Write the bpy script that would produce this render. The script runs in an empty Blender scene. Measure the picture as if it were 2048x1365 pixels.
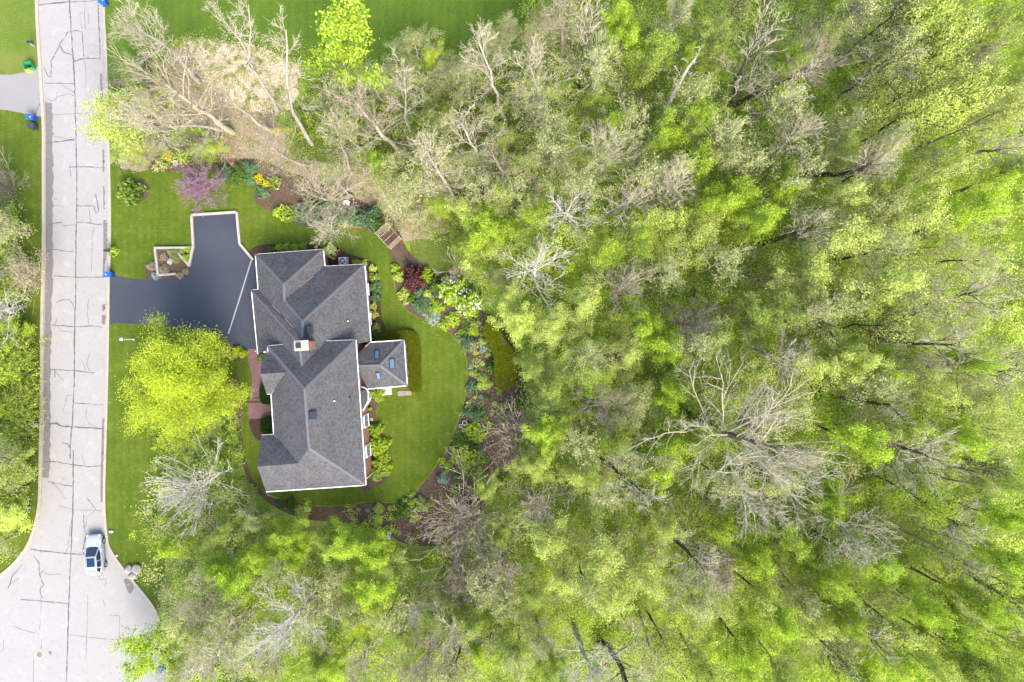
import bpy, bmesh, math, random
import numpy as np
from mathutils import Vector, Matrix

# ------------------------------------------------------------------ camera, light, exposure
scene = bpy.context.scene
C = scene.collection
H = 80.0            # drone height in metres
F = 1365.0          # focal length in photo pixels (24 mm on a 36 mm sensor, 2048 px wide)

cam = bpy.data.cameras.new('camera'); cam.lens = 24; cam.sensor_width = 36; cam.clip_end = 3000
camo = bpy.data.objects.new('camera', cam); C.objects.link(camo); camo.location = (0, 0, H)
scene.camera = camo

SUN_EL, SUN_AZ = math.radians(44), math.radians(158)      # azimuth clockwise from the top of the picture
world = bpy.data.worlds.new('World'); scene.world = world; world.use_nodes = True
wn = world.node_tree.nodes; wl = world.node_tree.links
sky = wn.new('ShaderNodeTexSky'); sky.sky_type = 'NISHITA'; sky.sun_disc = False
sky.sun_elevation = SUN_EL; sky.sun_rotation = SUN_AZ; sky.dust_density = 3.0; sky.air_density = 0.8; sky.ozone_density = 0.6
wl.new(sky.outputs[0], wn['Background'].inputs[0]); wn['Background'].inputs[1].default_value = 0.15

sun = bpy.data.lights.new('sun', 'SUN'); sun.energy = 0.85; sun.angle = math.radians(30); sun.color = (1.0, 0.96, 0.9)
suno = bpy.data.objects.new('sun', sun); C.objects.link(suno)
sd = Vector((math.sin(SUN_AZ)*math.cos(SUN_EL), math.cos(SUN_AZ)*math.cos(SUN_EL), math.sin(SUN_EL)))
suno.rotation_euler = sd.to_track_quat('Z', 'Y').to_euler(); suno.location = (30, -60, 90)
scene.view_settings.view_transform = 'Standard'; scene.view_settings.look = 'None'
scene.view_settings.gamma = 1.0; scene.view_settings.exposure = 2.32
scene.render.engine = 'CYCLES'

# ------------------------------------------------------------------ helpers
rng = random.Random(7)
nrng = np.random.default_rng(7)

def P(x, y, z=0.0):                      # photo pixel seen at height z -> world point
    return Vector(((x-1024)/F*(H-z), (682.5-y)/F*(H-z), z))

def px_of(v):
    return (1024+v.x*F/(H-v.z), 682.5-v.y*F/(H-v.z))

def tag(o, label=None, cat=None, group=None, kind=None):
    if label: o['label'] = label
    if cat: o['category'] = cat
    if group: o['group'] = group
    if kind: o['kind'] = kind
    return o

def thing(name, loc, label=None, cat=None, group=None, rotz=0.0):
    o = bpy.data.objects.new(name, None); C.objects.link(o)
    o.location = loc; o.rotation_euler = (0, 0, rotz); o.empty_display_size = 0.3
    return tag(o, label, cat, group)

def link(name, me, parent=None):
    o = bpy.data.objects.new(name, me); C.objects.link(o)
    if parent: o.parent = parent
    return o

def np_mesh(name, verts, quads, mat=None, midx=None, mats=None, smooth=False):
    me = bpy.data.meshes.new(name)
    verts = np.asarray(verts, dtype=np.float32).reshape(-1, 3)
    quads = np.asarray(quads, dtype=np.int32)
    k = quads.shape[1]
    me.vertices.add(len(verts)); me.vertices.foreach_set('co', verts.ravel())
    me.loops.add(quads.size); me.loops.foreach_set('vertex_index', quads.ravel())
    me.polygons.add(len(quads))
    me.polygons.foreach_set('loop_start', np.arange(0, quads.size, k, dtype=np.int32))
    if midx is not None: me.polygons.foreach_set('material_index', np.asarray(midx, dtype=np.int32))
    if smooth: me.polygons.foreach_set('use_smooth', np.ones(len(quads), dtype=bool))
    for m in (mats or ([mat] if mat else [])): me.materials.append(m)
    me.update(calc_edges=True)
    return me

class MB:
    """collects boxes, prisms and tubes and links them as ONE mesh object"""
    def __init__(s): s.bm = bmesh.new()
    def box(s, c, size, rz=0.0, m=0):
        M = Matrix.Translation(Vector(c)) @ Matrix.Rotation(rz, 4, 'Z') @ Matrix.Diagonal((*size, 1))
        r = bmesh.ops.create_cube(s.bm, size=1.0, matrix=M)
        for f in {f for v in r['verts'] for f in v.link_faces}: f.material_index = m
        return s
    def bar(s, a, b, w, h, m=0):          # box from a to b, w across, h along the other axis
        a, b = Vector(a), Vector(b); d = b-a; L = d.length
        q = d.to_track_quat('Y', 'Z')
        M = Matrix.Translation((a+b)/2) @ q.to_matrix().to_4x4() @ Matrix.Diagonal((w, L, h, 1))
        r = bmesh.ops.create_cube(s.bm, size=1.0, matrix=M)
        for f in {f for v in r['verts'] for f in v.link_faces}: f.material_index = m
        return s
    def cone(s, a, b, r1, r2, n=16, m=0):
        a, b = Vector(a), Vector(b); d = b-a
        M = Matrix.Translation((a+b)/2) @ d.to_track_quat('Z', 'Y').to_matrix().to_4x4()
        r = bmesh.ops.create_cone(s.bm, cap_ends=True, segments=n, radius1=r1, radius2=r2, depth=d.length, matrix=M)
        for f in {f for v in r['verts'] for f in v.link_faces}: f.material_index = m
        return s
    def poly(s, pts, m=0):
        f = s.bm.faces.new([s.bm.verts.new(p) for p in pts]); f.material_index = m
        return s
    def prism(s, pts, z0, z1, m=0, cap=True):
        lo = [s.bm.verts.new((p[0], p[1], z0)) for p in pts]; hi = [s.bm.verts.new((p[0], p[1], z1)) for p in pts]
        n = len(pts)
        for i in range(n):
            f = s.bm.faces.new((lo[i], lo[(i+1) % n], hi[(i+1) % n], hi[i])); f.material_index = m
        if cap:
            f = s.bm.faces.new(hi); f.material_index = m
        return s
    def lathe(s, c, prof, n=20, m=0):
        rings = []
        for r, z in prof:
            rings.append([s.bm.verts.new((c[0]+r*math.cos(2*math.pi*i/n), c[1]+r*math.sin(2*math.pi*i/n), c[2]+z)) for i in range(n)])
        for a, b in zip(rings, rings[1:]):
            for i in range(n):
                f = s.bm.faces.new((a[i], a[(i+1) % n], b[(i+1) % n], b[i])); f.material_index = m
        return s
    def ball(s, c, r, sub=2, m=0):
        M = Matrix.Translation(Vector(c)) @ Matrix.Diagonal((*r, 1))
        q = bmesh.ops.create_icosphere(s.bm, subdivisions=sub, radius=1, matrix=M)
        for f in {f for v in q['verts'] for f in v.link_faces}: f.material_index = m
        return s
    def build(s, name, mats, parent=None, bevel=0.0, smooth=False, tri=True):
        if tri: bmesh.ops.triangulate(s.bm, faces=[f for f in s.bm.faces if len(f.verts) > 4])
        bmesh.ops.recalc_face_normals(s.bm, faces=s.bm.faces)
        me = bpy.data.meshes.new(name); s.bm.to_mesh(me); s.bm.free()
        for m in (mats if isinstance(mats, (list, tuple)) else [mats]): me.materials.append(m)
        if smooth:
            for p in me.polygons: p.use_smooth = True
        o = link(name, me, parent)
        if bevel:
            b = o.modifiers.new('bevel', 'BEVEL'); b.width = bevel; b.segments = 2; b.limit_method = 'ANGLE'
        return o

def local(parent, pts):                   # world points -> the parent's space (parents here are only moved and turned)
    Mi = (Matrix.Translation(parent.location) @ parent.rotation_euler.to_matrix().to_4x4()).inverted()
    return [Mi @ Vector(p) for p in pts]

def smooth_px(pts, n=4, closed=True):     # Catmull-Rom through pixel points
    out = []; N = len(pts)
    for i in range(N if closed else N-1):
        p0 = pts[(i-1) % N] if closed or i > 0 else pts[i]
        p1 = pts[i]; p2 = pts[(i+1) % N]
        p3 = pts[(i+2) % N] if closed or i+2 < N else p2
        for j in range(n):
            t = j/n
            out.append(tuple(0.5*((2*b)+(-a+c)*t+(2*a-5*b+4*c-d)*t*t+(-a+3*b-3*c+d)*t**3) for a, b, c, d in zip(p0, p1, p2, p3)))
    if not closed: out.append(tuple(pts[-1]))
    return out

def inpoly(poly, X, Y):
    X = np.asarray(X, float); Y = np.asarray(Y, float); r = np.zeros(X.shape, bool); n = len(poly); j = n-1
    for i in range(n):
        xi, yi = poly[i]; xj, yj = poly[j]
        c = ((yi > Y) != (yj > Y)) & (X < (xj-xi)*(Y-yi)/((yj-yi) or 1e-9)+xi)
        r ^= c; j = i
    return r

# ------------------------------------------------------------------ materials
def lin(r, g, b):
    f = lambda c: (c/255/12.92) if c/255 <= .04045 else ((c/255+.055)/1.055)**2.4
    return (f(r), f(g), f(b), 1)

def _base(name):
    m = bpy.data.materials.new(name); m.use_nodes = True
    return m, m.node_tree.nodes, m.node_tree.links, m.node_tree.nodes['Principled BSDF']

def plain(name, col, rough=.6, metal=0.0, spec=.4, coat=0.0):
    m, n, l, b = _base(name)
    tc = n.new('ShaderNodeTexCoord'); nz = n.new('ShaderNodeTexNoise'); nz.inputs['Scale'].default_value = 6; nz.inputs['Detail'].default_value = 5
    l.new(tc.outputs['Object'], nz.inputs['Vector'])
    r = n.new('ShaderNodeValToRGB'); r.color_ramp.elements[0].position = .3; r.color_ramp.elements[1].position = .75
    r.color_ramp.elements[0].color = (*[c*.88 for c in col[:3]], 1); r.color_ramp.elements[1].color = (*[min(1, c*1.08) for c in col[:3]], 1)
    l.new(nz.outputs['Fac'], r.inputs[0]); l.new(r.outputs[0], b.inputs['Base Color'])
    b.inputs['Roughness'].default_value = rough; b.inputs['Metallic'].default_value = metal; b.inputs['Specular IOR Level'].default_value = spec
    b.inputs['Coat Weight'].default_value = coat
    return m

def noisy(name, layers, rough=.95, bump=.0, bscale=30, bdist=.03, spec=.15, stripe=0):
    """layers: first (scale, detail, [(pos,col)...]); later ones (scale, detail, lo, hi, col) blended over it"""
    m, n, l, b = _base(name)
    tc = n.new('ShaderNodeTexCoord'); vec = tc.outputs['Object']
    def noise(sc, det, dim=.6):
        nz = n.new('ShaderNodeTexNoise'); nz.inputs['Scale'].default_value = sc; nz.inputs['Detail'].default_value = det
        nz.inputs['Roughness'].default_value = dim; l.new(vec, nz.inputs['Vector']); return nz
    sc, det, stops = layers[0]
    r = n.new('ShaderNodeValToRGB'); l.new(noise(sc, det, .7).outputs['Fac'], r.inputs[0])
    el = r.color_ramp.elements
    while len(el) < len(stops): el.new(.5)
    for e, (p, c) in zip(el, stops): e.position = p; e.color = c
    cur = r.outputs[0]
    for sc, det, lo, hi, col in layers[1:]:
        mr = n.new('ShaderNodeMapRange'); l.new(noise(sc, det).outputs['Fac'], mr.inputs['Value'])
        mr.inputs['From Min'].default_value = lo; mr.inputs['From Max'].default_value = hi
        mx = n.new('ShaderNodeMix'); mx.data_type = 'RGBA'
        mul = n.new('ShaderNodeMath'); mul.operation = 'MULTIPLY'; mul.inputs[1].default_value = col[3]
        l.new(mr.outputs[0], mul.inputs[0]); l.new(mul.outputs[0], mx.inputs['Factor'])
        l.new(cur, mx.inputs['A']); mx.inputs['B'].default_value = (*col[:3], 1)
        cur = mx.outputs['Result']
    if stripe:
        wv = n.new('ShaderNodeTexWave'); wv.inputs['Scale'].default_value = stripe; wv.inputs['Distortion'].default_value = 3.0; wv.inputs['Detail'].default_value = 3; l.new(vec, wv.inputs['Vector'])
        mr = n.new('ShaderNodeMapRange'); mr.inputs['To Min'].default_value = .955; mr.inputs['To Max'].default_value = 1.045; l.new(wv.outputs['Fac'], mr.inputs['Value'])
        hv = n.new('ShaderNodeHueSaturation'); l.new(cur, hv.inputs['Color']); l.new(mr.outputs[0], hv.inputs['Value']); cur = hv.outputs[0]
    l.new(cur, b.inputs['Base Color']); b.inputs['Roughness'].default_value = rough; b.inputs['Specular IOR Level'].default_value = spec
    if bump:
        bp = n.new('ShaderNodeBump'); bp.inputs['Strength'].default_value = bump; bp.inputs['Distance'].default_value = bdist
        l.new(noise(bscale, 4).outputs['Fac'], bp.inputs['Height']); l.new(bp.outputs[0], b.inputs['Normal'])
    return m

def leafy(name, ca, cb, trans=.35):
    m = bpy.data.materials.new(name); m.use_nodes = True; n = m.node_tree.nodes; l = m.node_tree.links; n.clear()
    out = n.new('ShaderNodeOutputMaterial'); geo = n.new('ShaderNodeNewGeometry'); oi = n.new('ShaderNodeObjectInfo')
    mx = n.new('ShaderNodeMix'); mx.data_type = 'RGBA'; mx.inputs['A'].default_value = ca; mx.inputs['B'].default_value = cb
    l.new(geo.outputs['Random Per Island'], mx.inputs['Factor'])
    hsv = n.new('ShaderNodeHueSaturation'); l.new(mx.outputs['Result'], hsv.inputs['Color'])
    mr = n.new('ShaderNodeMapRange'); mr.inputs['To Min'].default_value = .88; mr.inputs['To Max'].default_value = 1.12
    l.new(oi.outputs['Random'], mr.inputs['Value']); l.new(mr.outputs[0], hsv.inputs['Value'])
    d = n.new('ShaderNodeBsdfDiffuse'); t = n.new('ShaderNodeBsdfTranslucent'); s = n.new('ShaderNodeMixShader'); s.inputs[0].default_value = trans
    l.new(hsv.outputs[0], d.inputs[0]); l.new(hsv.outputs[0], t.inputs[0])
    l.new(d.outputs[0], s.inputs[1]); l.new(t.outputs[0], s.inputs[2]); l.new(s.outputs[0], out.inputs[0])
    return m

def c4(r, g, b, a=1.0): return (r, g, b, a)

M = {}
M['ground'] = noisy('woodland_floor', [(1.2, 10, [(.25, c4(.05, .08, .010)), (.45, c4(.12, .18, .018)), (.6, c4(.19, .26, .03)), (.78, c4(.25, .28, .09))]), (.11, 6, .52, .68, c4(.20, .16, .10, .7)), (.3, 6, .55, .7, c4(.11, .20, .015, .6))], bump=.6, bscale=6, bdist=.15)
M['lawn'] = noisy('mown_grass', [(5, 12, [(.2, c4(.022, .047, .002)), (.5, c4(.055, .088, .005)), (.75, c4(.108, .14, .018))]), (.45, 7, .42, .68, c4(.095, .122, .014, .7)), (.16, 5, .5, .72, c4(.034, .068, .003, .6)), (1.6, 5, .56, .74, c4(.14, .15, .042, .6))], bump=.6, bscale=18, bdist=.05, stripe=.35)
M['lawn_pale'] = noisy('yellowed_grass', [(5, 12, [(.2, c4(0.0491, 0.0808, 0.0081)), (.5, c4(0.0866, 0.1241, 0.015)), (.75, c4(0.1385, 0.1674, 0.0404))]),
                                          (.35, 6, .45, .68, c4(0.1385, 0.1443, 0.0404, 0.6)), (.2, 5, .5, .7, c4(0.0577, 0.0981, 0.0115, 0.6))], bump=.5, bscale=18, bdist=.05)
M['lawn_deep'] = noisy('deep_green_grass', [(4, 12, [(.2, c4(.030, .066, .005)), (.5, c4(.064, .11, .010)), (.78, c4(.108, .155, .022))]), (.3, 6, .45, .68, c4(.095, .14, .014, .7)), (.12, 5, .5, .7, c4(.042, .084, .005, .5))], bump=.5, bscale=18, bdist=.05, stripe=.3)
M['meadow'] = noisy('rough_grass', [(4, 12, [(.2, c4(0.0346, 0.0519, 0.0069)), (.5, c4(0.075, 0.1097, 0.0127)), (.75, c4(0.127, 0.1501, 0.0346))]),
                                    (.4, 6, .48, .66, c4(0.1385, 0.1212, 0.0577, 0.75)), (.9, 6, .55, .72, c4(0.0577, 0.1154, 0.0115, 0.7))], bump=.6, bscale=14, bdist=.08)
M['mulch'] = noisy('bark_mulch', [(7, 12, [(.25, c4(.024, .016, .011)), (.5, c4(.075, .05, .033)), (.75, c4(.17, .12, .08))]), (.5, 6, .5, .7, c4(.13, .09, .06, .7)), (1.1, 6, .55, .72, c4(.065, .085, .02, .7))], bump=.8, bscale=12, bdist=.08)
M['mulch_dark'] = noisy('damp_mulch', [(9, 12, [(.25, c4(0.0202, 0.0127, 0.0092)), (.5, c4(0.0491, 0.0289, 0.0202)), (.78, c4(0.1039, 0.0664, 0.0462))])], bump=.7, bscale=14, bdist=.06)
M['litter'] = noisy('leaf_litter', [(6, 12, [(.25, c4(.10, .075, .048)), (.5, c4(.225, .175, .115)), (.75, c4(.36, .30, .21))]), (.5, 6, .5, .68, c4(.13, .17, .035, .8)), (.25, 6, .5, .7, c4(.15, .105, .07, .6))], bump=.7, bscale=10, bdist=.08)
M['chips'] = noisy('wood_chips', [(7, 12, [(.28, c4(.27, .20, .12)), (.5, c4(.46, .36, .25)), (.7, c4(.58, .48, .36))]), (1.7, 8, .62, .7, c4(.09, .13, .025, .9)), (.3, 5, .5, .7, c4(.33, .25, .16, .6))], bump=.6, bscale=9, bdist=.06)
M['road'] = noisy('worn_asphalt', [(14, 10, [(.25, c4(.20, .191, .177)), (.6, c4(.262, .251, .234)), (.8, c4(.305, .292, .273))]), (.25, 6, .45, .75, c4(.225, .214, .198, .7)), (2.2, 8, .54, .76, c4(.18, .169, .155, .6)), (.7, 10, .56, .76, c4(.295, .283, .265, .75))], bump=.2, bscale=60, bdist=.01)
M['seal'] = noisy('crack_tar', [(6, 8, [(.3, c4(0.0577, 0.0577, 0.0722)), (.7, c4(0.1097, 0.1097, 0.1299))])], rough=.7)
M['stain'] = noisy('damp_dirt', [(5, 10, [(.3, c4(0.1097, 0.0952, 0.0866)), (.7, c4(0.1558, 0.1414, 0.1356))])])
M['kerb'] = noisy('kerb_concrete', [(4, 10, [(.3, c4(.25, .222, .168)), (.7, c4(.33, .30, .24))]), (1, 5, .56, .72, c4(.20, .175, .135, .6))], bump=.1)
M['old_drive'] = noisy('grey_asphalt', [(12, 10, [(.3, c4(.165, .158, .15)), (.7, c4(.225, .217, .207))]), (.4, 6, .5, .7, c4(.185, .177, .168, .6))])
M['drive'] = noisy('sealed_asphalt', [(20, 10, [(.25, c4(.017, .020, .026)), (.55, c4(.034, .040, .052)), (.8, c4(.066, .075, .09))]), (.15, 5, .42, .7, c4(.052, .058, .07, .55)), (1.3, 8, .62, .8, c4(.022, .026, .034, .5))], rough=.8, bump=.2, bscale=50, bdist=.01, spec=.3)
M['timber'] = noisy('weathered_timber', [(5, 8, [(.3, c4(0.2655, 0.2367, 0.1905)), (.7, c4(0.3579, 0.329, 0.2828))])])
M['concrete'] = noisy('pale_concrete', [(6, 10, [(.3, c4(0.3579, 0.3405, 0.3117)), (.7, c4(0.4387, 0.4214, 0.3925))])])
M['cap'] = noisy('limestone_cap', [(5, 8, [(.3, c4(.27, .235, .18)), (.7, c4(.36, .32, .25))])])
M['joint'] = plain('joint_concrete', c4(.27, .27, .275), .9)
M['white'] = plain('white_paint', c4(.62, .61, .60), .5)
M['black'] = plain('black_metal', c4(.02, .022, .035), .4)
M['dark'] = plain('dark_rubber', c4(.025, .025, .027), .8)
M['brass'] = plain('copper_flashing', c4(.36, .25, .12), .5, .3)
M['stone'] = noisy('pink_stone', [(3, 10, [(.3, c4(0.2078, 0.1732, 0.1558)), (.5, c4(0.3001, 0.2597, 0.2367)), (.75, c4(0.381, 0.3463, 0.3175))])], bump=.6, bscale=5, bdist=.06)
M['slab'] = noisy('flagstone', [(4, 10, [(.3, c4(0.1616, 0.127, 0.0981)), (.7, c4(0.2655, 0.2193, 0.1789))])], bump=.3)
M['glass'] = plain('window_glass', c4(.10, .13, .17), .08, 0, .8)
M['skylight'] = plain('skylight_glass', c4(.075, .12, .19), .25, 0, .25)
M['hvac'] = plain('grey_enamel', c4(.48, .50, .53), .5)
M['hvac_dark'] = plain('fan_shroud', c4(.020, .026, .034), .6, 0, .2)
M['blue'] = plain('blue_plastic', c4(.012, .085, .42), .4)
M['blue_deep'] = plain('deep_blue_plastic', c4(.012, .07, .33), .4)
M['bin_dark'] = plain('charcoal_plastic', c4(.035, .04, .055), .5)
M['bin_green'] = plain('green_plastic', c4(.02, .23, .08), .45)
M['yellow'] = plain('yellow_plastic', c4(.85, .62, .01), .45)
M['car'] = plain('silver_paint', c4(.36, .40, .46), .28, .2, .6, .5)
M['car_glass'] = plain('tinted_glass', c4(.015, .02, .035), .06, 0, .8)
M['car_roofglass'] = plain('glass_roof', c4(.006, .025, .065), .12, 0, .4)
M['red_dark'] = plain('red_trim', c4(.035, .004, .008), .5)
M['lamp'] = plain('lamp_lens', c4(.7, .72, .74), .15)
M['tail'] = plain('red_lens', c4(.4, .02, .02), .2)
M['steel'] = plain('wheel_alloy', c4(.35, .36, .38), .35, .7)
M['flower'] = plain('white_petals', c4(.58, .61, .47), .8)
M['iron'] = noisy('cast_iron', [(9, 6, [(.3, c4(.10, .09, .09)), (.7, c4(.2, .185, .18))])])
M['daff'] = leafy('yellow_petals', c4(.50, .43, .005), c4(.62, .57, .02), .2)
M['redbud'] = leafy('mauve_petals', c4(.25, .12, .215), c4(.36, .20, .31), .3)
M['redleaf'] = leafy('maroon_leaves', c4(.08, .028, .026), c4(.17, .068, .062), .3)

def brick(name, c1, c2, mortar, sc):
    m, n, l, b = _base(name)
    tc = n.new('ShaderNodeTexCoord'); mp = n.new('ShaderNodeMapping'); l.new(tc.outputs['Object'], mp.inputs[0])
    sp = n.new('ShaderNodeSeparateXYZ'); l.new(mp.outputs[0], sp.inputs[0])
    ad = n.new('ShaderNodeMath'); ad.operation = 'ADD'; l.new(sp.outputs[0], ad.inputs[0]); l.new(sp.outputs[1], ad.inputs[1])
    cb = n.new('ShaderNodeCombineXYZ'); l.new(ad.outputs[0], cb.inputs[0]); l.new(sp.outputs[2], cb.inputs[1])
    bt = n.new('ShaderNodeTexBrick'); bt.inputs['Scale'].default_value = sc; bt.inputs['Color1'].default_value = c1; bt.inputs['Color2'].default_value = c2
    bt.inputs['Mortar'].default_value = mortar; bt.inputs['Mortar Size'].default_value = .015
    l.new(cb.outputs[0], bt.inputs['Vector']); l.new(bt.outputs['Color'], b.inputs['Base Color']); b.inputs['Roughness'].default_value = .9
    return m, mp
M['brick'], _ = brick('red_brick', c4(.30, .105, .06), c4(.23, .075, .045), c4(.30, .25, .21), 2.2)
def pavers():
    m, n, l, b = _base('brick_pavers')
    tc = n.new('ShaderNodeTexCoord'); bt = n.new('ShaderNodeTexBrick'); bt.inputs['Scale'].default_value = 2.4
    bt.inputs['Color1'].default_value = c4(.125, .063, .060); bt.inputs['Color2'].default_value = c4(.165, .09, .083); bt.inputs['Mortar'].default_value = c4(.09, .05, .046)
    l.new(tc.outputs['Object'], bt.inputs['Vector'])
    nz = n.new('ShaderNodeTexNoise'); nz.inputs['Scale'].default_value = 1.5; nz.inputs['Detail'].default_value = 8; l.new(tc.outputs['Object'], nz.inputs['Vector'])
    mx = n.new('ShaderNodeMix'); mx.data_type = 'RGBA'; mx.inputs['B'].default_value = c4(.19, .12, .112)
    mr = n.new('ShaderNodeMapRange'); mr.inputs['From Min'].default_value = .45; mr.inputs['From Max'].default_value = .8; mr.inputs['To Max'].default_value = .6
    l.new(nz.outputs['Fac'], mr.inputs['Value']); l.new(mr.outputs[0], mx.inputs['Factor']); l.new(bt.outputs['Color'], mx.inputs['A'])
    l.new(mx.outputs['Result'], b.inputs['Base Color']); b.inputs['Roughness'].default_value = .85
    return m
M['pavers'] = pavers()
def shingles():
    m, n, l, b = _base('grey_shingles')
    tc = n.new('ShaderNodeTexCoord'); sp = n.new('ShaderNodeSeparateXYZ'); l.new(tc.outputs['Object'], sp.inputs[0])
    # rows follow the height, tabs run along x+y
    row = n.new('ShaderNodeMath'); row.operation = 'MULTIPLY'; row.inputs[1].default_value = 9.0; l.new(sp.outputs[2], row.inputs[0])
    fl = n.new('ShaderNodeMath'); fl.operation = 'FLOOR'; l.new(row.outputs[0], fl.inputs[0])
    fr = n.new('ShaderNodeMath'); fr.operation = 'FRACT'; l.new(row.outputs[0], fr.inputs[0])
    def tab(src, k):
        a = n.new('ShaderNodeMath'); a.operation = 'MULTIPLY_ADD'; a.inputs[1].default_value = .43; l.new(fl.outputs[0], a.inputs[0]); l.new(src, a.inputs[2])
        s = n.new('ShaderNodeMath'); s.operation = 'MULTIPLY'; s.inputs[1].default_value = k; l.new(a.outputs[0], s.inputs[0])
        f = n.new('ShaderNodeMath'); f.operation = 'FLOOR'; l.new(s.outputs[0], f.inputs[0]); return f.outputs[0]
    cb = n.new('ShaderNodeCombineXYZ'); l.new(tab(sp.outputs[0], 5.5), cb.inputs[0]); l.new(tab(sp.outputs[1], 5.5), cb.inputs[1]); l.new(fl.outputs[0], cb.inputs[2])
    wn_ = n.new('ShaderNodeTexWhiteNoise'); l.new(cb.outputs[0], wn_.inputs['Vector'])
    r = n.new('ShaderNodeValToRGB'); r.color_ramp.elements[0].color = c4(.046, .0465, .0475); r.color_ramp.elements[1].color = c4(.079, .077, .0755)
    l.new(wn_.outputs['Value'], r.inputs[0])
    nz = n.new('ShaderNodeTexNoise'); nz.inputs['Scale'].default_value = .7; nz.inputs['Detail'].default_value = 8; l.new(tc.outputs['Object'], nz.inputs['Vector'])
    mr = n.new('ShaderNodeMapRange'); mr.inputs['From Min'].default_value = .3; mr.inputs['From Max'].default_value = .7; mr.inputs['To Min'].default_value = .86; mr.inputs['To Max'].default_value = 1.14
    l.new(nz.outputs['Fac'], mr.inputs['Value'])
    hs = n.new('ShaderNodeHueSaturation'); l.new(r.outputs[0], hs.inputs['Color']); l.new(mr.outputs[0], hs.inputs['Value'])
    l.new(hs.outputs[0], b.inputs['Base Color']); b.inputs['Roughness'].default_value = .85; b.inputs['Specular IOR Level'].default_value = .25
    bp = n.new('ShaderNodeBump'); bp.inputs['Strength'].default_value = .5; bp.inputs['Distance'].default_value = .02; bp.invert = True
    l.new(fr.outputs[0], bp.inputs['Height']); l.new(bp.outputs[0], b.inputs['Normal'])
    return m
M['shingles'] = shingles()
M['ridge'] = noisy('ridge_shingles', [(6, 8, [(.3, c4(.085, .085, .09)), (.7, c4(.125, .124, .128))])])

BARK = {
    'grey': noisy('grey_bark', [(2.5, 8, [(.3, c4(.19, .165, .125)), (.5, c4(.29, .26, .205)), (.75, c4(.40, .37, .30))])]),
    'beige': noisy('beige_bark', [(2.5, 8, [(.3, c4(.19, .15, .10)), (.5, c4(.30, .25, .175)), (.75, c4(.41, .355, .265))])]),
    'brown': noisy('brown_bark', [(2.5, 8, [(.3, c4(.13, .10, .075)), (.5, c4(.22, .175, .135)), (.75, c4(.33, .27, .215))])]),
    'dark': noisy('dark_bark', [(2.5, 8, [(.3, c4(.035, .03, .021)), (.5, c4(.07, .058, .042)), (.75, c4(.13, .11, .082))])]),
    'white': noisy('pale_bark', [(2.5, 8, [(.3, c4(.29, .26, .21)), (.5, c4(.42, .385, .32)), (.75, c4(.53, .495, .425))])]),
    'twig': noisy('pale_twigs', [(2.5, 8, [(.3, c4(.27, .235, .155)), (.5, c4(.41, .36, .25)), (.75, c4(.53, .475, .35))])]),
}
LEAF = {
    'Y': leafy('pale_yellow_green_leaves', c4(.31, .39, .05), c4(.60, .67, .18), .45),
    'L': leafy('yellow_leaves', c4(.27, .37, .014), c4(.56, .64, .07), .45),
    'G': leafy('bright_green_leaves', c4(.20, .32, .014), c4(.49, .61, .08), .45),
    'M': leafy('mid_green_leaves', c4(.17, .255, .025), c4(.41, .49, .11), .45),
    'O': leafy('olive_leaves', c4(.24, .275, .08), c4(.48, .52, .20), .45),
    'D': leafy('deep_green_leaves', c4(.06, .125, .018), c4(.17, .26, .05), .4),
    'B': leafy('blue_green_leaves', c4(.075, .15, .055), c4(.19, .28, .14), .35),
    'S': leafy('silvery_leaves', c4(.20, .28, .22), c4(.38, .45, .38), .3),
    'T': leafy('tan_straw', c4(.25, .20, .12), c4(.44, .37, .24), .3),
    'H': leafy('hedge_leaves', c4(.085, .115, .004), c4(.19, .205, .014), .35),
    'K': leafy('dark_hedge_leaves', c4(.012, .038, .006), c4(.045, .09, .016), .3),
    'C': leafy('brown_dead_leaves', c4(.17, .125, .08), c4(.40, .32, .22), .2),
    'W': leafy('pale_wood_flakes', c4(.42, .33, .21), c4(.68, .58, .43), .1),
}
TINT = {'Y': 'pale yellow-green', 'L': 'bright yellow', 'G': 'bright green', 'M': 'mid-green', 'O': 'olive', 'D': 'deep green', 'B': 'blue-green', 'S': 'silvery', 'T': 'straw-coloured'}

# ------------------------------------------------------------------ labels: registered first, written at the end
REG = []
def reg(o, desc, place, cat, group, px):
    o['category'] = cat; o['group'] = group; REG.append((o, desc, place, px))
NUM = ['', 'one', 'two', 'three', 'four', 'five', 'six', 'seven', 'eight', 'nine', 'ten', 'eleven', 'twelve', 'thirteen', 'fourteen']
ORD = ['', 'first', 'second', 'third', 'fourth', 'fifth', 'sixth', 'seventh', 'eighth', 'ninth', 'tenth', 'eleventh', 'twelfth', 'thirteenth', 'fourteenth']
def write_labels():
    G = {}
    for o, d, p, q in REG: G.setdefault((d, p), []).append((o, q))
    for (d, p), L in G.items():
        if len(L) == 1: L[0][0]['label'] = f'{d} {p}'; continue
        xs = [q[0] for _, q in L]; ys = [q[1] for _, q in L]
        hor = max(xs)-min(xs) >= max(ys)-min(ys)
        L.sort(key=lambda t: t[1][0] if hor else t[1][1])
        a, b = ('leftmost', 'rightmost') if hor else ('topmost', 'lowest')
        n = len(L)
        for i, (o, q) in enumerate(L):
            if n == 2: r = f'{"left" if hor else "upper"} one of two' if i == 0 else f'{"right" if hor else "lower"} one of two'
            elif i == 0: r = f'{a} of {NUM[n]}'
            elif i == n-1: r = f'{b} of {NUM[n]}'
            else: r = f'{ORD[i+1]} from {"left" if hor else "top"} of {NUM[n]}'
            o['label'] = f'{r} {d}s {p}'

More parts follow.
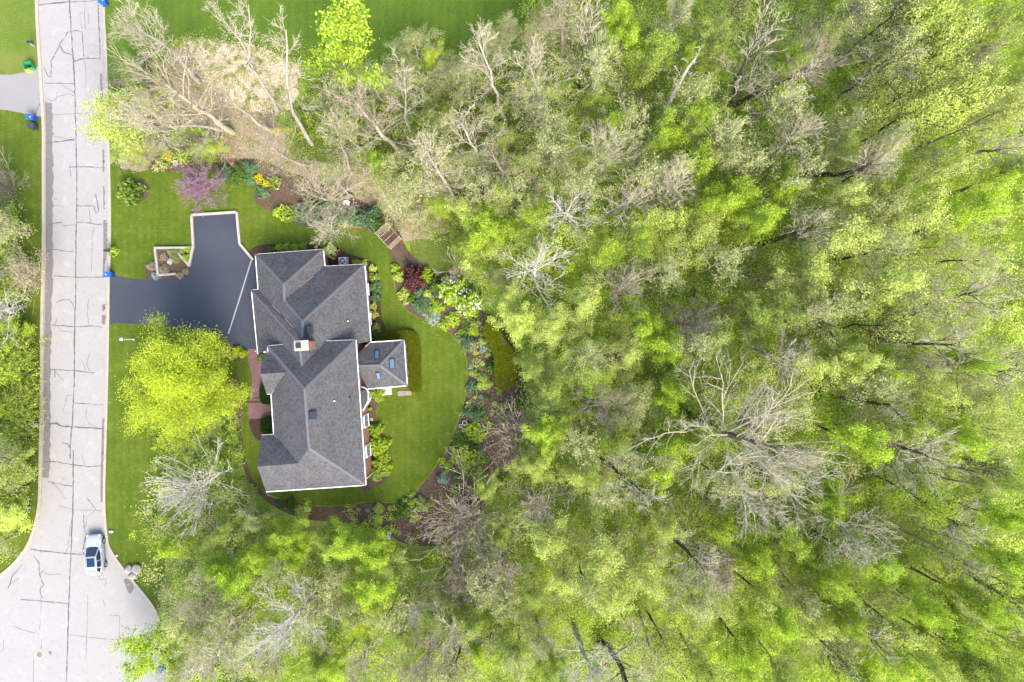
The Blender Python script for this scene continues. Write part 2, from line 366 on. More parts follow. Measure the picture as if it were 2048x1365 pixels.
# ------------------------------------------------------------------ the ground and what is laid on it
BEDS = [0]
def sheet(name, pts, z, mat, smooth=0, kind='structure', parent=None, rag=0):
    q = smooth_px(pts, smooth) if smooth else pts
    if name == 'garden_bed': BEDS[0] += 1; z += BEDS[0]*.0006
    if rag:
        rr = random.Random(len(name)+int(pts[0][0])); q = smooth_px(pts, 14); ph = [rr.uniform(0, 6) for _ in range(4)]
        q = [(x+rag*(math.sin(i*.31+ph[0])*.7+.5*math.sin(i*.73+ph[1]))+rr.gauss(0, rag*.12), y+rag*(math.sin(i*.27+ph[2])*.7+.5*math.sin(i*.61+ph[3]))+rr.gauss(0, rag*.12)) for i, (x, y) in enumerate(q)]
    mb = MB(); mb.poly([P(x, y, 0).xy.to_3d()+Vector((0, 0, z)) for x, y in q])
    o = mb.build(name, mat, parent)
    if kind and not parent: o['kind'] = kind
    return o

g = MB(); g.poly([(-400, -400, 0), (400, -400, 0), (400, 400, 0), (-400, 400, 0)]); tag(g.build('ground', M['ground']), kind='structure')

KR = [(206, -300), (206, 0), (210, 100), (213, 200), (216, 300), (218, 400), (218, 500), (216, 560), (215, 640), (214, 700), (212, 800), (209, 900), (207, 985), (208, 1027), (211, 1065), (217, 1096), (242, 1135), (267, 1166), (292, 1197), (309, 1222), (323, 1258), (330, 1290), (333, 1330), (331, 1365), (320, 1450), (290, 1540)]
KL = [(70, -300), (77, 0), (82, 100), (88, 200), (91, 260), (91, 330), (91, 500), (88, 640), (87, 800), (85, 900), (84, 985), (79, 1032), (65, 1080), (48, 1110), (26, 1135), (0, 1156), (-60, 1195), (-140, 1260)]
KRs, KLs = smooth_px(KR, 3, False), smooth_px(KL, 3, False)
road = sheet('road', KRs + [(200, 1700), (-100, 1700), (-250, 1500)] + KLs[::-1], .016, M['road'])

def strip_mesh(name, line, w0, w1, z0, z1, mat, parent=None):      # raised strip beside a pixel polyline, world offsets w0..w1 to its left
    pts = [P(x, y).xy for x, y in line]; L = []; R_ = []
    for i, p in enumerate(pts):
        d = (pts[min(i+1, len(pts)-1)]-pts[max(i-1, 0)]).normalized(); n = Vector((-d.y, d.x))
        L.append(p+n*w0); R_.append(p+n*w1)
    mb = MB(); bm = mb.bm
    a = [bm.verts.new((*p, z0)) for p in L]; b = [bm.verts.new((*p, z1)) for p in L]; c = [bm.verts.new((*p, z1)) for p in R_]; d = [bm.verts.new((*p, z0)) for p in R_]
    for i in range(len(pts)-1):
        for u, v in ((a, b), (b, c), (c, d)): bm.faces.new((u[i], u[i+1], v[i+1], v[i]))
    o = mb.build(name, mat, parent)
    return o
tag(strip_mesh('kerb', KRs, 0, .27, 0, .12, M['kerb']), kind='structure')
tag(strip_mesh('kerb', KLs, 0, -.36, 0, .12, M['kerb']), kind='structure')

# damp dirt along the gutters (its own ragged edge)
def ragged(line, w, amp, seed):
    r = random.Random(seed); out = []
    L = smooth_px(line, 10, False)
    for x, y in L: out.append((x+w+r.uniform(-amp, amp), y+r.uniform(-2, 2)))
    return L + out[::-1]
sheet('gutter_stain', ragged([(90, 205), (92, 262), (92, 330), (92, 420), (92, 520), (90, 600), (89, 680), (88, 760), (88, 850), (86, 920), (85, 955)], 14, 2.2, 1), .020, M['stain'], parent=road)
sheet('gutter_stain', ragged([(66, 236), (73, 220), (81, 205), (88, 204)], 3, 1, 5), .031, M['stain'], parent=road)
for i, (ya, yb, w) in enumerate([(10, 120, 2), (148, 240, 4), (300, 345, 3), (372, 420, 3), (440, 520, 7), (520, 556, 4), (610, 622, 5), (630, 648, 6), (838, 905, 5), (905, 1005, 5)]):
    xx = lambda y: np.interp(y, [p[1] for p in KR], [p[0] for p in KR])
    off = 11 if ya < 700 else 6
    sheet('gutter_stain', ragged([(xx(y)-off, y) for y in np.linspace(ya, yb, 5)], w, 1.5, 20+i), .020, M['stain'], parent=road)
sheet('gutter_stain', [(248, 1160), (256, 1158), (268, 1172), (264, 1185), (258, 1186), (253, 1175)], .020, M['stain'], 3, parent=road)

CR = """3 139 -20 139 0 144 75 147 125 150 175 152 250 154 341 154 411 152 495 152 578 150 640 149 751 146 835 141 890 141 918
3 147 900 147 924 146 1020 142 1110 138 1208 136 1280 133 1365 130 1440
3 77 11 108 7 139 5|2 139 5 170 3 203 2|3 147 125 167 117 187 118|2 187 118 202 119|2 139 64 155 62 165 65 168 115|2 137 64 122 87 110 110 103 122 102 155 96 152 88 135
2 121 92 127 105 145 110 150 122|2 89 167 110 167 149 168|1 90 195 103 202 113 199 115 185|1 115 194 136 189 148 192|1 125 171 140 180 148 185|1 108 230 150 228 185 227
3 95 287 118 284 150 280|1 107 274 127 276 140 281|2 139 335 160 334 190 335 210 336|1 172 5 169 30 172 62|1 160 25 162 47 166 60|1 168 120 172 140 172 160 170 178|1 177 27 178 48
1 139 333 143 353|1 103 414 107 400 115 397|1 104 413 120 412 129 415|2 156 412 189 413 193 427 198 422 192 389|1 178 413 182 447|3 99 449 125 445|1 125 452 152 450|2 156 445 178 446 195 450 220 447
1 189 452 185 473 185 489 183 545|2 97 500 111 499 128 503 147 503|2 108 552 147 555 178 555 209 554|2 114 605 125 600 139 599 146 609 151 620|1 178 598 175 623 178 649
2 86 649 125 652 152 654 184 652 206 655|1 111 649 114 637 110 638|1 115 652 122 662 147 665|2 100 739 149 742 189 746|2 110 741 110 755|1 111 742 120 755 128 762|1 172 742 165 721|1 179 742 174 729 177 715 181 704
1 145 790 134 791 131 807 127 824|2 147 806 172 808|1 172 808 207 810|1 174 818 172 832 178 846 190 854|4 97 848 114 847 125 853 145 854|3 145 854 181 856 207 858|2 124 885 136 889 140 895
3 89 923 111 924 147 930|2 147 930 178 934 206 932|1 164 907 170 931|2 97 963 117 968 145 973|1 104 966 120 980 132 999|1 175 998 192 1020|1 117 1011 147 1020 192 1021 202 1023|1 175 996 192 1018 175 1035 172 1055
2 168 1029 169 1060 174 1068 168 1088 166 1107 177 1116|1 145 1038 139 1063 138 1082 136 1096 131 1107|3 61 1098 81 1102 111 1105 142 1108 164 1109|2 68 1112 79 1127 79 1149 85 1163 88 1170 81 1177 81 1187 85 1197|2 80 1148 89 1141
1 89 1145 100 1149 122 1149|2 42 1199 81 1202 111 1205 136 1208|1 83 1199 82 1230|1 27 1252 44 1259 71 1267|1 198 1152 200 1159 212 1158 212 1169 209 1177|2 17 1177 25 1152 33 1144 44 1130|1 19 1171 39 1156|1 83 1279 83 1297
1 140 1270 180 1275 237 1280|1 8 1280 7 1302 0 1302|1 68 1319 67 1365|1 81 1241 79 1260|1 310 1352 318 1362 326 1352|1 176 1190 175 1240 172 1320|1 206 1200 212 1215|1 222 1230 240 1232 238 1290"""
cm = MB(); cr = random.Random(3)
for spec in CR.replace('\n', '|').split('|'):
    v = [float(t) for t in spec.split()]; w = {1: .06, 2: .115, 3: .165, 4: .28}[int(v[0])]
    pts = list(zip(v[1::2], v[2::2])); fine = []
    for (x0, y0), (x1, y1) in zip(pts, pts[1:]):
        n = max(1, int(math.hypot(x1-x0, y1-y0)/5))
        fine += [(x0+(x1-x0)*i/n+cr.gauss(0, .35), y0+(y1-y0)*i/n+cr.gauss(0, .35)) for i in range(n)]
    fine.append(pts[-1]); W = [P(x, y).xy for x, y in fine]; a = []; b = []
    for i, p in enumerate(W):
        d = (W[min(i+1, len(W)-1)]-W[max(i-1, 0)]).normalized(); nn = Vector((-d.y, d.x)); ww = w*cr.uniform(.35, 1.15)*.5
        a.append(cm.bm.verts.new((*(p+nn*ww), .024+cr.random()*.002))); b.append(cm.bm.verts.new((*(p-nn*ww), .024+cr.random()*.002)))
    for i in range(len(W)-1): cm.bm.faces.new((a[i], a[i+1], b[i+1], b[i]))
cm.build('crack_sealant', M['seal'], road)

# lawns
sheet('lawn', [(219, 332), (340, 328), (480, 335), (580, 380), (700, 425), (790, 460), (790, 500), (785, 530), (790, 575), (797, 598), (812, 620), (845, 640), (885, 655), (915, 685), (930, 710), (934, 740), (930, 790), (920, 830), (905, 870), (890, 905), (870, 935), (845, 965), (820, 995), (790, 1005), (740, 1003), (690, 1010), (640, 1012), (590, 1003), (555, 996), (520, 975), (495, 935), (487, 905), (483, 870), (470, 820), (455, 760), (445, 690), (300, 690), (219, 690)], .008, M['lawn'], 3)
sheet('lawn', [(216, 640), (470, 650), (470, 700), (440, 740), (400, 770), (360, 800), (335, 845), (335, 930), (312, 990), (318, 1050), (330, 1120), (330, 1180), (318, 1225)] + [(x+2, y) for x, y in KR if 640 < y < 1240][::-1], .010, M['lawn'])
sheet('lawn', [(212, -300), (1180, -300), (1100, -60), (1050, 60), (1030, 110), (900, 110), (830, 125), (750, 130), (640, 135), (530, 100), (420, 78), (350, 78), (330, 110), (270, 200), (225, 200), (214, 130)], .008, M['lawn_deep'], 3)
sheet('lawn', [(-400, -300), (70, -300)] + [(x-2, y) for x, y in KL if 0 <= y <= 130] + [(85, 148), (-400, 160)], .008, M['lawn_pale'])
sheet('lawn', [(-400, 215), (89, 222)] + [(x-3, y) for x, y in KL if 240 < y < 1200] + [(-100, 1230), (-400, 1200)], .009, M['lawn'])
sheet('lawn', [(334, 1315), (420, 1320), (520, 1365), (560, 1480), (330, 1480)], .009, M['lawn'])
sheet('rough_grass', [(640, 150), (760, 160), (1010, 130), (1060, 230), (1050, 330), (1010, 410), (930, 420), (830, 360), (760, 330), (700, 350), (620, 330), (590, 260)], .006, M['meadow'], 4, rag=5)
sheet('rough_grass', [(790, 430), (850, 410), (900, 470), (905, 540), (880, 560), (850, 540), (815, 490)], .010, M['meadow'], 4, rag=5)
# beds and litter
sheet('leaf_litter', [(250, 235), (330, 130), (372, 90), (470, 95), (560, 130), (585, 190), (560, 240), (610, 318), (740, 345), (850, 400), (900, 450), (870, 478), (800, 470), (700, 420), (560, 350), (470, 330), (340, 335), (240, 330)], .012, M['litter'], 4, rag=9)
sheet('wood_chips', [(372, 82), (420, 84), (520, 100), (585, 130), (596, 175), (575, 215), (525, 222), (470, 205), (425, 170), (395, 135)], .016, M['chips'], 5, rag=8)
sheet('wood_chips', [(740, 150), (775, 142), (802, 160), (806, 185), (780, 200), (748, 190)], .016, M['chips'], 5, rag=8)
sheet('garden_bed', [(400, 318), (460, 318), (520, 320), (580, 345), (640, 365), (700, 392), (770, 425), (790, 450), (757, 470), (720, 456), (640, 454), (600, 452), (556, 436), (530, 418), (508, 400), (512, 372), (500, 352), (455, 352), (420, 342), (350, 345), (300, 340), (300, 322)], .018, M['mulch'], 4)
sheet('garden_bed', [(757, 468), (790, 452), (815, 500), (850, 532), (900, 570), (960, 620), (1005, 640), (1046, 700), (1050, 780), (1045, 830), (1040, 880), (1010, 960), (960, 1030), (900, 1085), (820, 1090), (760, 1065), (690, 1045), (620, 1040), (560, 1020), (520, 990), (555, 998), (590, 1004), (640, 1013), (690, 1011), (740, 1004), (790, 1006), (821, 996), (846, 966), (871, 936), (891, 906), (906, 871), (921, 831), (931, 791), (935, 740), (931, 710), (916, 685), (886, 655), (846, 640), (813, 620), (798, 598), (791, 575), (786, 530), (776, 495)], .018, M['mulch'], 3)
sheet('garden_bed', [(497, 512), (505, 497), (530, 489), (575, 488), (620, 490), (646, 498), (646, 540), (505, 540)], .018, M['mulch_dark'], 3)
sheet('garden_bed', [(650, 496), (668, 490), (690, 505), (720, 515), (745, 525), (757, 545), (760, 590), (764, 640), (771, 655), (766, 668), (742, 690), (720, 690), (720, 560), (650, 555)], .018, M['mulch_dark'], 3)
sheet('garden_bed', [(722, 775), (745, 778), (757, 800), (753, 820), (752, 840), (768, 870), (781, 910), (783, 940), (770, 965), (745, 975), (722, 975)], .018, M['mulch'], 3)
sheet('garden_bed', [(254, 363), (285, 360), (300, 373), (298, 392), (284, 402), (262, 398)], .018, M['mulch'], 4)
sheet('garden_bed', [(440, 690), (468, 684), (490, 698), (496, 716), (480, 722), (452, 718)], .018, M['mulch'], 4)
sheet('garden_bed', [(500, 836), (548, 836), (548, 880), (522, 882), (506, 870)], .018, M['mulch_dark'], 3)
sheet('garden_bed', [(468, 750), (476, 752), (486, 800), (482, 850), (492, 920), (508, 960), (535, 992), (524, 994), (498, 962), (484, 925), (474, 860), (474, 800)], .018, M['mulch'], 3)
sheet('garden_bed', [(290, 528), (312, 522), (312, 500), (385, 500), (385, 535), (365, 555), (320, 561), (292, 561)], .018, M['mulch'], 0)
# driveways and the brick path
drive = sheet('driveway', [(219, 541), (236, 552), (256, 557.5), (292, 561), (320, 560), (348, 557.5), (364, 553), (374, 543), (381, 534), (390, 492), (385.6, 430), (473, 425), (479, 489), (505, 519), (530, 540), (530, 698), (491, 698.7), (465, 685), (430, 672), (380, 660), (330, 655), (295, 651), (267, 648), (236.6, 646), (219, 650)], .028, M['drive'])
strip_mesh('concrete_joint', [(503, 521), (480, 596), (457, 668)], -.07, .07, .03, .034, M['joint'], drive)
ed = MB()
E = [(379, 534), (388, 492), (384.5, 431), (474.5, 425), (480.5, 488), (507, 520)]
for a, b in zip(E, E[1:]):
    ed.bar(P(*a)+Vector((0, 0, .14)), P(*b)+Vector((0, 0, .14)), .28, .28)
ed.build('timber_edging', M['timber'], drive, .02)
sheet('neighbour_driveway', [(-400, 160), (0, 150), (25, 150), (55, 144), (72, 136), (82, 128), (90, 234), (70, 233), (50, 228), (20, 222), (0, 219), (-400, 219)], .026, M['old_drive'], 0)
path = sheet('brick_path', [(491, 698.7), (516, 698), (530, 745), (530, 797), (499, 797), (502, 779), (505, 758), (495.6, 719.6)], .026, M['pavers'])
st = MB(); st.prism([P(*p) for p in ((499, 797), (535, 797), (535, 806.5), (496.5, 806.5))][::-1], .0, .16); st.build('path_step', M['pavers'], path, .015)
st = MB(); st.prism([P(*p, .3) for p in ((494, 806), (550, 804), (550, 836), (497, 838.5))][::-1], .0, .32); st.build('path_landing', M['pavers'], path, .02)
strip_mesh('brick_edging', [(640, 451), (668, 452), (700, 454), (728, 456)], -.1, .1, 0, .08, M['brick']); bpy.data.objects['brick_edging']['kind'] = 'structure'

# planter of timber beams beside the drive
pl = thing('timber_planter', P(340, 528), 'raised bed of pale timber beams beside the dark driveway', 'planter')
for a, b, h in (((311, 497), (382, 496.5), .35), ((312.5, 499), (319, 552), .35), ((320, 551), (354, 548.5), .3), ((356, 505), (378, 530), .25)):
    q = local(pl, [P(*a), P(*b)]); m = MB(); m.bar(q[0]+Vector((0, 0, h/2+.02)), q[1]+Vector((0, 0, h/2+.02)), .26, h); m.build('beam', M['timber'], pl, .02)

# ------------------------------------------------------------------ the house
def plane(a, b, ze, m, inside):
    A = P(*a, ze).xy; B = P(*b, ze).xy; d = B-A; n = Vector((-d.y, d.x)).normalized()
    if (P(*inside, ze).xy-A).dot(n) < 0: n = -n
    return (A, n, ze, m)
def hit(pl, p):
    A, n, ze, m = pl; u = Vector(((p[0]-1024)/F, (682.5-p[1])/F)); un = u.dot(n)
    return (ze+m*(un*H-A.dot(n)))/(1+m*un)
eA, eC, eI, mA, mC, mI = 3.2, 5.7, 3.0, .66, .70, .57
PL = dict(
    AN=plane((511.4, 510), (646.4, 499.7), eA, mA, (580, 560)), AW=plane((511.4, 510), (516.7, 579.9), eA, mA, (580, 560)),
    AE=plane((646.4, 499.7), (649.7, 533.7), eA, mA, (580, 560)), BN=plane((649.7, 533.7), (729.5, 529.8), eA, mA, (640, 640)),
    BE=plane((729.5, 529.8), (741.5, 683), eA, mA, (640, 640)), DW=plane((503.5, 581.4), (516, 708.5), eA, mA, (640, 640)),
    DN=plane((503.5, 581.4), (518.5, 580.6), eA, mA, (540, 660)), CN=plane((653.6, 683.2), (710.8, 681), eC, mC, (620, 800)),
    EN=plane((535.4, 693), (568.6, 689.8), eC, mC, (620, 800)), CE=plane((710.8, 681), (730.8, 970.5), eC, mC, (620, 800)),
    CS=plane((730.8, 970.5), (532.5, 983.7), eC, mC, (620, 800)), CW=plane((535.4, 693), (548, 867), eC, mC, (620, 800)),
    GN=plane((527, 705.2), (541, 704), eC, mC, (540, 748)), GS=plane((533.6, 788.1), (542.4, 787.5), eC, mC, (540, 748)),
    FN=plane((523, 871.6), (547.9, 870), eC, mC, (560, 930)), IN=plane((740.4, 685.4), (808, 681), eI, mI, (760, 731)),
    IE=plane((808, 681), (814.3, 771.6), eI, mI, (760, 731)), IS=plane((814.3, 771.6), (735.8, 778.2), eI, mI, (760, 731)))
RV = {}
def rv(k, p, z=None, on=None):
    if on: z = sum(hit(PL[q], p) for q in on.split())/len(on.split())
    RV[k] = P(*p, z)
for k, p in dict(A1=(511.4, 510), A2=(646.4, 499.7), A3=(649.7, 533.7), A5=(516.7, 580.2), B2=(729.5, 529.8), B3=(741.5, 683), D1=(503.5, 581.4), D4=(516, 708.5)).items(): rv(k, p, eA)
for k, p in dict(C1=(653.6, 683.2), C2=(710.8, 681), C3=(730.8, 970.5), C4=(532.5, 983.7), E1=(535.4, 693), E2=(568.6, 689.8), W1=(536.4, 704.3), W2=(542.4, 787.6), W3=(548, 870), G1=(527, 705.2), G2=(533.6, 788.1), F1=(523, 871.6)).items(): rv(k, p, eC)
for k, p in dict(I1=(740.4, 685.4), I2=(808, 681), I3=(814.3, 771.6), I4=(735.8, 778.2)).items(): rv(k, p, eI)
rv('Ar', (567.9, 570), on='AN AW AE'); rv('Av', (569.5, 602), on='AE BN AW'); rv('Bt', (605.3, 643.6), on='BN BE AW')
rv('Dv', (604.5, 676), on='BE AW'); rv('Dh', (600, 690), on='DW DN'); rv('Be', (604.2, 733.7), on='BE CN EN DW'); rv('Ct', (609.5, 778.2), on='CN EN CE CW')
rv('Cb', (618.2, 896.9), on='CE CW CS'); rv('Gp', (572, 744.6), on='GN GS CW'); rv('Gk', (520.7, 748), on='GN GS')
rv('Fp', (596.3, 927.7), on='FN CS CW'); rv('Fk', (515, 934.3), on='FN CS'); rv('Ip', (760.2, 731.5), on='IN IE IS'); rv('Iw', (712, 733), on='IN IS'); rv('Iv', (715, 708), on='IN BE')
rv('D5', (545, 694), on='DW'); rv('B4', (690, 692), on='BE')

house = thing('house', P(625, 740), 'large brick house with a dark grey hipped roof of many slopes', 'house')
hp = lambda *ks: local(house, [RV[k] for k in ks])
walls = {}
def inset(pts, d):
    n = len(pts); out = []; ar = sum(pts[i].x*pts[(i+1) % n].y-pts[(i+1) % n].x*pts[i].y for i in range(n)); s = 1 if ar > 0 else -1
    for i in range(n):
        a, b, c = pts[i-1].xy, pts[i].xy, pts[(i+1) % n].xy
        d1 = (b-a).normalized(); d2 = (c-b).normalized(); n1 = Vector((-d1.y, d1.x))*s; n2 = Vector((-d2.y, d2.x))*s
        k = n1+n2; k = k/max(.25, k.dot(n1)) if k.length > .1 else n1
        out.append(b+k*d)
    return out
garW = inset(hp('A1', 'A2', 'A3', 'B2', 'B3', 'D4', 'D1', 'A5')[::-1], .38)
mainW = inset(hp('E1', 'C2', 'C3', 'C4', 'F1', 'W3', 'W2', 'G2', 'G1', 'W1')[::-1], .36)
sunW = inset(hp('I1', 'I2', 'I3', 'I4')[::-1], .3)
w = MB(); w.prism(garW, 0, eA-.06); w.prism(mainW, 0, eC-.06)
for ks in (('G1', 'G2', 'Gk'), ('F1', 'C4', 'Fk')):          # brick gables under the front ridges
    a, b, k = hp(*ks); off = Vector((.30, 0, -.14))
    w.poly([a+off, b+off, k+off])
wallo = w.build('wall', M['brick'], house)
w = MB(); w.prism(sunW, 0, eI-.06); w.build('sunroom_wall', M['white'], house)

FACES = ['A1 A2 Ar', 'A2 A3 Av Ar', 'A3 B2 Bt Av', 'B2 B3 B4 C1 Be Dv Bt', 'A5 A1 Ar Av Bt Dv', 'D1 A5 Dv Dh', 'D4 D1 Dh Be D5',
         'C1 C2 Ct Be', 'E2 Be Ct E1', 'C2 C3 Cb Ct', 'C3 C4 Fk Fp Cb', 'E1 Ct Cb Fp W3 W2 Gp W1', 'G1 W1 Gp Gk', 'W2 G2 Gk Gp', 'F1 Fk Fp W3',
         'I1 I2 Ip Iw Iv', 'I2 I3 Ip', 'I3 I4 Iw Ip']
r = MB()
for f in FACES: r.poly(hp(*f.split()))
roofo = r.build('roof', M['shingles'], house)
so = roofo.modifiers.new('thick', 'SOLIDIFY'); so.thickness = .05; so.offset = -1
rc = MB()
for s_ in ('A1 Ar', 'A2 Ar', 'Ar Av', 'B2 Bt', 'Av Bt', 'Bt Dv', 'Dh Be', 'D1 Dh', 'C2 Ct', 'E1 Ct', 'Ct Cb', 'C3 Cb', 'Ip Iw', 'I2 Ip', 'I3 Ip'):
    a, b = hp(*s_.split()); rc.bar(a+Vector((0, 0, .01)), b+Vector((0, 0, .01)), .26, .05)
rc.build('ridge_cap', M['ridge'], roofo)
gu = MB()
for s_ in ('A1 A2', 'A2 A3', 'A3 B2', 'B2 B3', 'A5 A1', 'D1 A5', 'D4 D1', 'C1 C2', 'E1 E2', 'C2 C3', 'C3 C4', 'W2 W3', 'E1 W1', 'I1 I2', 'I2 I3', 'I3 I4', 'G1 W1', 'F1 W3', 'W2 G2'):
    a, b = hp(*s_.split()); wd = .15 if s_ not in ('C2 C3',) else .24
    gu.bar(a+Vector((0, 0, -.06)), b+Vector((0, 0, -.06)), wd, .15)
gu.build('gutter', M['white'], roofo)
for s_, t0, t1 in (('A5 Dv', .33, .5), ('A5 Dv', .62, .8), ('W2 Gp', 0, .2), ('W3 Fp', 0, .14), ('G1 W1', .4, 1), ('E2 Be', .02, .3), ('A3 Av', .3, .62), ('I1 Iv', .0, .4)):
    fl = MB(); a, b = hp(*s_.split()); fl.bar(a.lerp(b, t0)+Vector((0, 0, .03)), a.lerp(b, t1)+Vector((0, 0, .03)), .13, .04); fl.build('valley_flashing', M['brass'], roofo)
# chimney
zc0, zc1 = 6.6, 9.3
cc = local(house, [P(613.5, 691.5, 7.6)])[0]; rot = math.radians(3.5)
ch = MB(); ch.box((cc.x, cc.y, (zc0+zc1)/2), (1.25, .85, zc1-zc0), rot); cho = ch.build('chimney', M['brick'], roofo)
co = MB(); co.box((cc.x, cc.y, zc1+.10), (1.5, 1.08, .2), rot); co.build('chimney_cap', M['cap'], roofo, .02)
co = MB(); co.box((cc.x-.28, cc.y, zc1+.29), (.5, .52, .18), rot); co.build('flue', M['hvac_dark'], roofo)
def up_at(px, plane_name, dz=0):
    z = hit(PL[plane_name], px); return local(house, [P(*px, z)])[0]+Vector((0, 0, dz))
def onroof(px, pn, size, mat, name, th=.12, lift=.04, parent=None):
    A, n, ze, m = PL[pn]; c = up_at(px, pn); nx = Vector((n.x*m, n.y*m, 0)); N = Vector((-n.x*m, -n.y*m, 1)).normalized()
    u = Vector((n.x, n.y, m)).normalized(); v = N.cross(u).normalized()
    mb = MB(); bm = mb.bm
    vs = []
    for k in (lift, lift+th):
        for su, sv in ((-1, -1), (1, -1), (1, 1), (-1, 1)): vs.append(bm.verts.new(c+N*k+u*su*size[0]/2+v*sv*size[1]/2))
    for q in ((4, 5, 6, 7), (0, 1, 5, 4), (1, 2, 6, 5), (2, 3, 7, 6), (3, 0, 4, 7)): bm.faces.new([vs[i] for i in q])
    return mb.build(name, mat, parent or roofo, .01)
onroof((618.5, 660.5), 'BE', (.75, .8), M['hvac_dark'], 'attic_fan', .22, .1)
onroof((624.5, 830.5), 'CE', (.78, .8), M['hvac_dark'], 'attic_fan', .22, .1)
for p in ((620, 671.5), (622.4, 702)):
    f_ = onroof(p, 'BE', (.44, .42), M['hvac_dark'], 'roof_vent', .07)
    onroof(p, 'BE', (.30, .30), M['shingles'], 'vent_lid', .03, .1, f_)
for p, pn in (((697, 643), 'BE'), ((670, 802), 'CE'), ((701, 795.5), 'CE')):
    c = up_at(p, pn); m = MB(); m.cone(c, c+Vector((0, 0, .35)), .07, .07, 10); m.build('vent_pipe', M['white'] if p[0] < 699 else M['hvac_dark'], roofo)
for p, pn, s in (((754.3, 710), 'IN', (1.05, .55)), ((783.5, 728), 'IE', (.62, 1.15)), ((757, 751.5), 'IS', (.95, .5))):
    f_ = onroof(p, pn, s, M['hvac_dark'], 'skylight_frame', .08)
    onroof(p, pn, (s[0]-.14, s[1]-.14), M['skylight'], 'skylight_pane', .03, .1, f_)
# windows: helper puts one on a wall between two eave-line points (a->b), t along, facing outwards
def win(a, b, t, z, wd, ht, out, name='window', door=False, frame=None, inward=.36, pane=None):
    a, b = hp(a, b); d = (b-a); d.z = 0; L = d.length; d.normalize(); n = Vector((out[0], out[1], 0)); n = (n-d*n.dot(d)).normalized()
    c = a+d*(L*t); c.z = z; c = c-n*inward
    rz = math.atan2(d.y, d.x)
    m = MB(); m.box(c+n*.04, (wd+.14, .10, ht+.14), rz); fo = m.build(name, frame or M['white'], house)
    m = MB()
    if door: m.box(c+n*.085, (wd, .04, ht), rz)
    else:
        for k in (-1, 1): m.box(c+n*.085+Vector((0, 0, k*ht*.26)), (wd-.06, .04, ht*.44), rz)
    m.build('door_panel' if door else 'pane', pane or M['glass'], fo)
    if not door:
        m = MB(); m.box(c+n*.1+Vector((0, 0, -ht/2-.1)), (wd+.2, .15, .06), rz); m.build('sill', M['white'], fo)
    return fo
for t in (.585, .80): win('C2', 'C3', t, 4.1, 1.1, 1.6, (1, 0)); win('C2', 'C3', t, 1.7, 1.3, 1.7, (1, 0))
for t in (.3, .7): win('B2', 'B3', t, 1.7, 1.2, 1.5, (1, 0), inward=.38)
for t in (.25, .5, .75): win('I2', 'I3', t, 1.6, 1.25, 2.0, (1, 0), inward=.3); 
for t in (.3, .7): win('I1', 'I2', t, 1.6, 1.3, 2.0, (0, 1), inward=.3)
win('I3', 'I4', .42, 1.2, .95, 2.1, (0, -1), 'door', True, pane=M['glass'], inward=.3)
for t in (.25, .75): win('W2', 'W3', t, 4.2, 1.1, 1.5, (-1, 0))
win('W2', 'W3', .5, 1.45, 1.2, 2.2, (-1, 0), 'door', True, pane=M['black'])
for t in (.3, .7): win('F1', 'C4', t, 4.1, 1.1, 1.6, (-1, 0)); win('F1', 'C4', t, 1.7, 1.1, 1.7, (-1, 0))
for t in (.5,): win('G1', 'G2', t, 4.1, 1.6, 1.6, (-1, 0)); win('G1', 'G2', t, 1.7, 1.6, 1.7, (-1, 0))
for t in (.2, .5, .8): win('C3', 'C4', t, 4.1, 1.1, 1.5, (0, -1)); win('C3', 'C4', t, 1.7, 1.1, 1.7, (0, -1))
win('A5', 'A1', .5, 1.3, 2.6, 2.3, (-1, 0), 'garage_door', True, pane=M['white'], inward=.38)
for t in (.3, .72): win('D4', 'D1', t, 1.3, 2.6, 2.3, (-1, 0), 'garage_door', True, pane=M['white'], inward=.38)
win('A1', 'A2', .5, 1.8, 1.2, 1.2, (0, 1), inward=.38)
# bay window with its own little roof and white panels
bay = [P(*p) for p in ((721, 779), (733, 781), (736, 792), (735, 802), (724, 822))]
bz = 2.9
bp_ = [P(x, y, bz) for x, y in ((715, 772), (733, 779), (736, 786), (736, 801), (726, 821), (720, 826))]
bb = local(house, bp_); bi = inset([v for v in bb][::-1], .18)
m = MB(); m.prism(bi, 0, bz-.05); bayo = m.build('bay_window', M['white'], house)
m = MB(); apex = [local(house, [P(716, 783, bz+.9)])[0], local(house, [P(718.5, 815, bz+.9)])[0]]
m.poly([bb[0], bb[1], apex[0]]); m.poly([bb[1], bb[2], apex[0]]); m.poly([bb[2], bb[3], apex[1], apex[0]]); m.poly([bb[3], bb[4], apex[1]]); m.poly([bb[4], bb[5], apex[1]])
m.build('bay_roof', M['shingles'], bayo)
m = MB()
for a, b in zip(bb, bb[1:]): m.bar(a+Vector((0, 0, -.05)), b+Vector((0, 0, -.05)), .22, .14)
m.build('bay_gutter', M['white'], bayo)
m = MB()
for a, b in ((bi[1], bi[2]), (bi[2], bi[3]), (bi[3], bi[4])):
    a = Vector((*a, 0)); b = Vector((*b, 0)); d = (b-a); L = d.length; c = (a+b)/2; n = Vector((d.y, -d.x, 0)).normalized()
    if n.x < 0: n = -n
    m.box(c+n*.02+Vector((0, 0, 1.7)), (L*.7, .06, 1.5), math.atan2(d.y, d.x))
m.build('pane', M['glass'], bayo)
m = MB(); q = local(house, [P(768, 782, .25)])[0]; m.box((q.x+.1, q.y+.25, .22), (1.55, 1.5, .44), .07); m.build('doorstep', M['concrete'], house, .02)
# downspouts
for k in ('A3', 'C3', 'B3', 'D4'):
    m = MB(); a = hp(k)[0]; m.box((a.x-.3, a.y+.3, a.z/2), (.09, .09, a.z)); m.build('downpipe', M['white'], house)

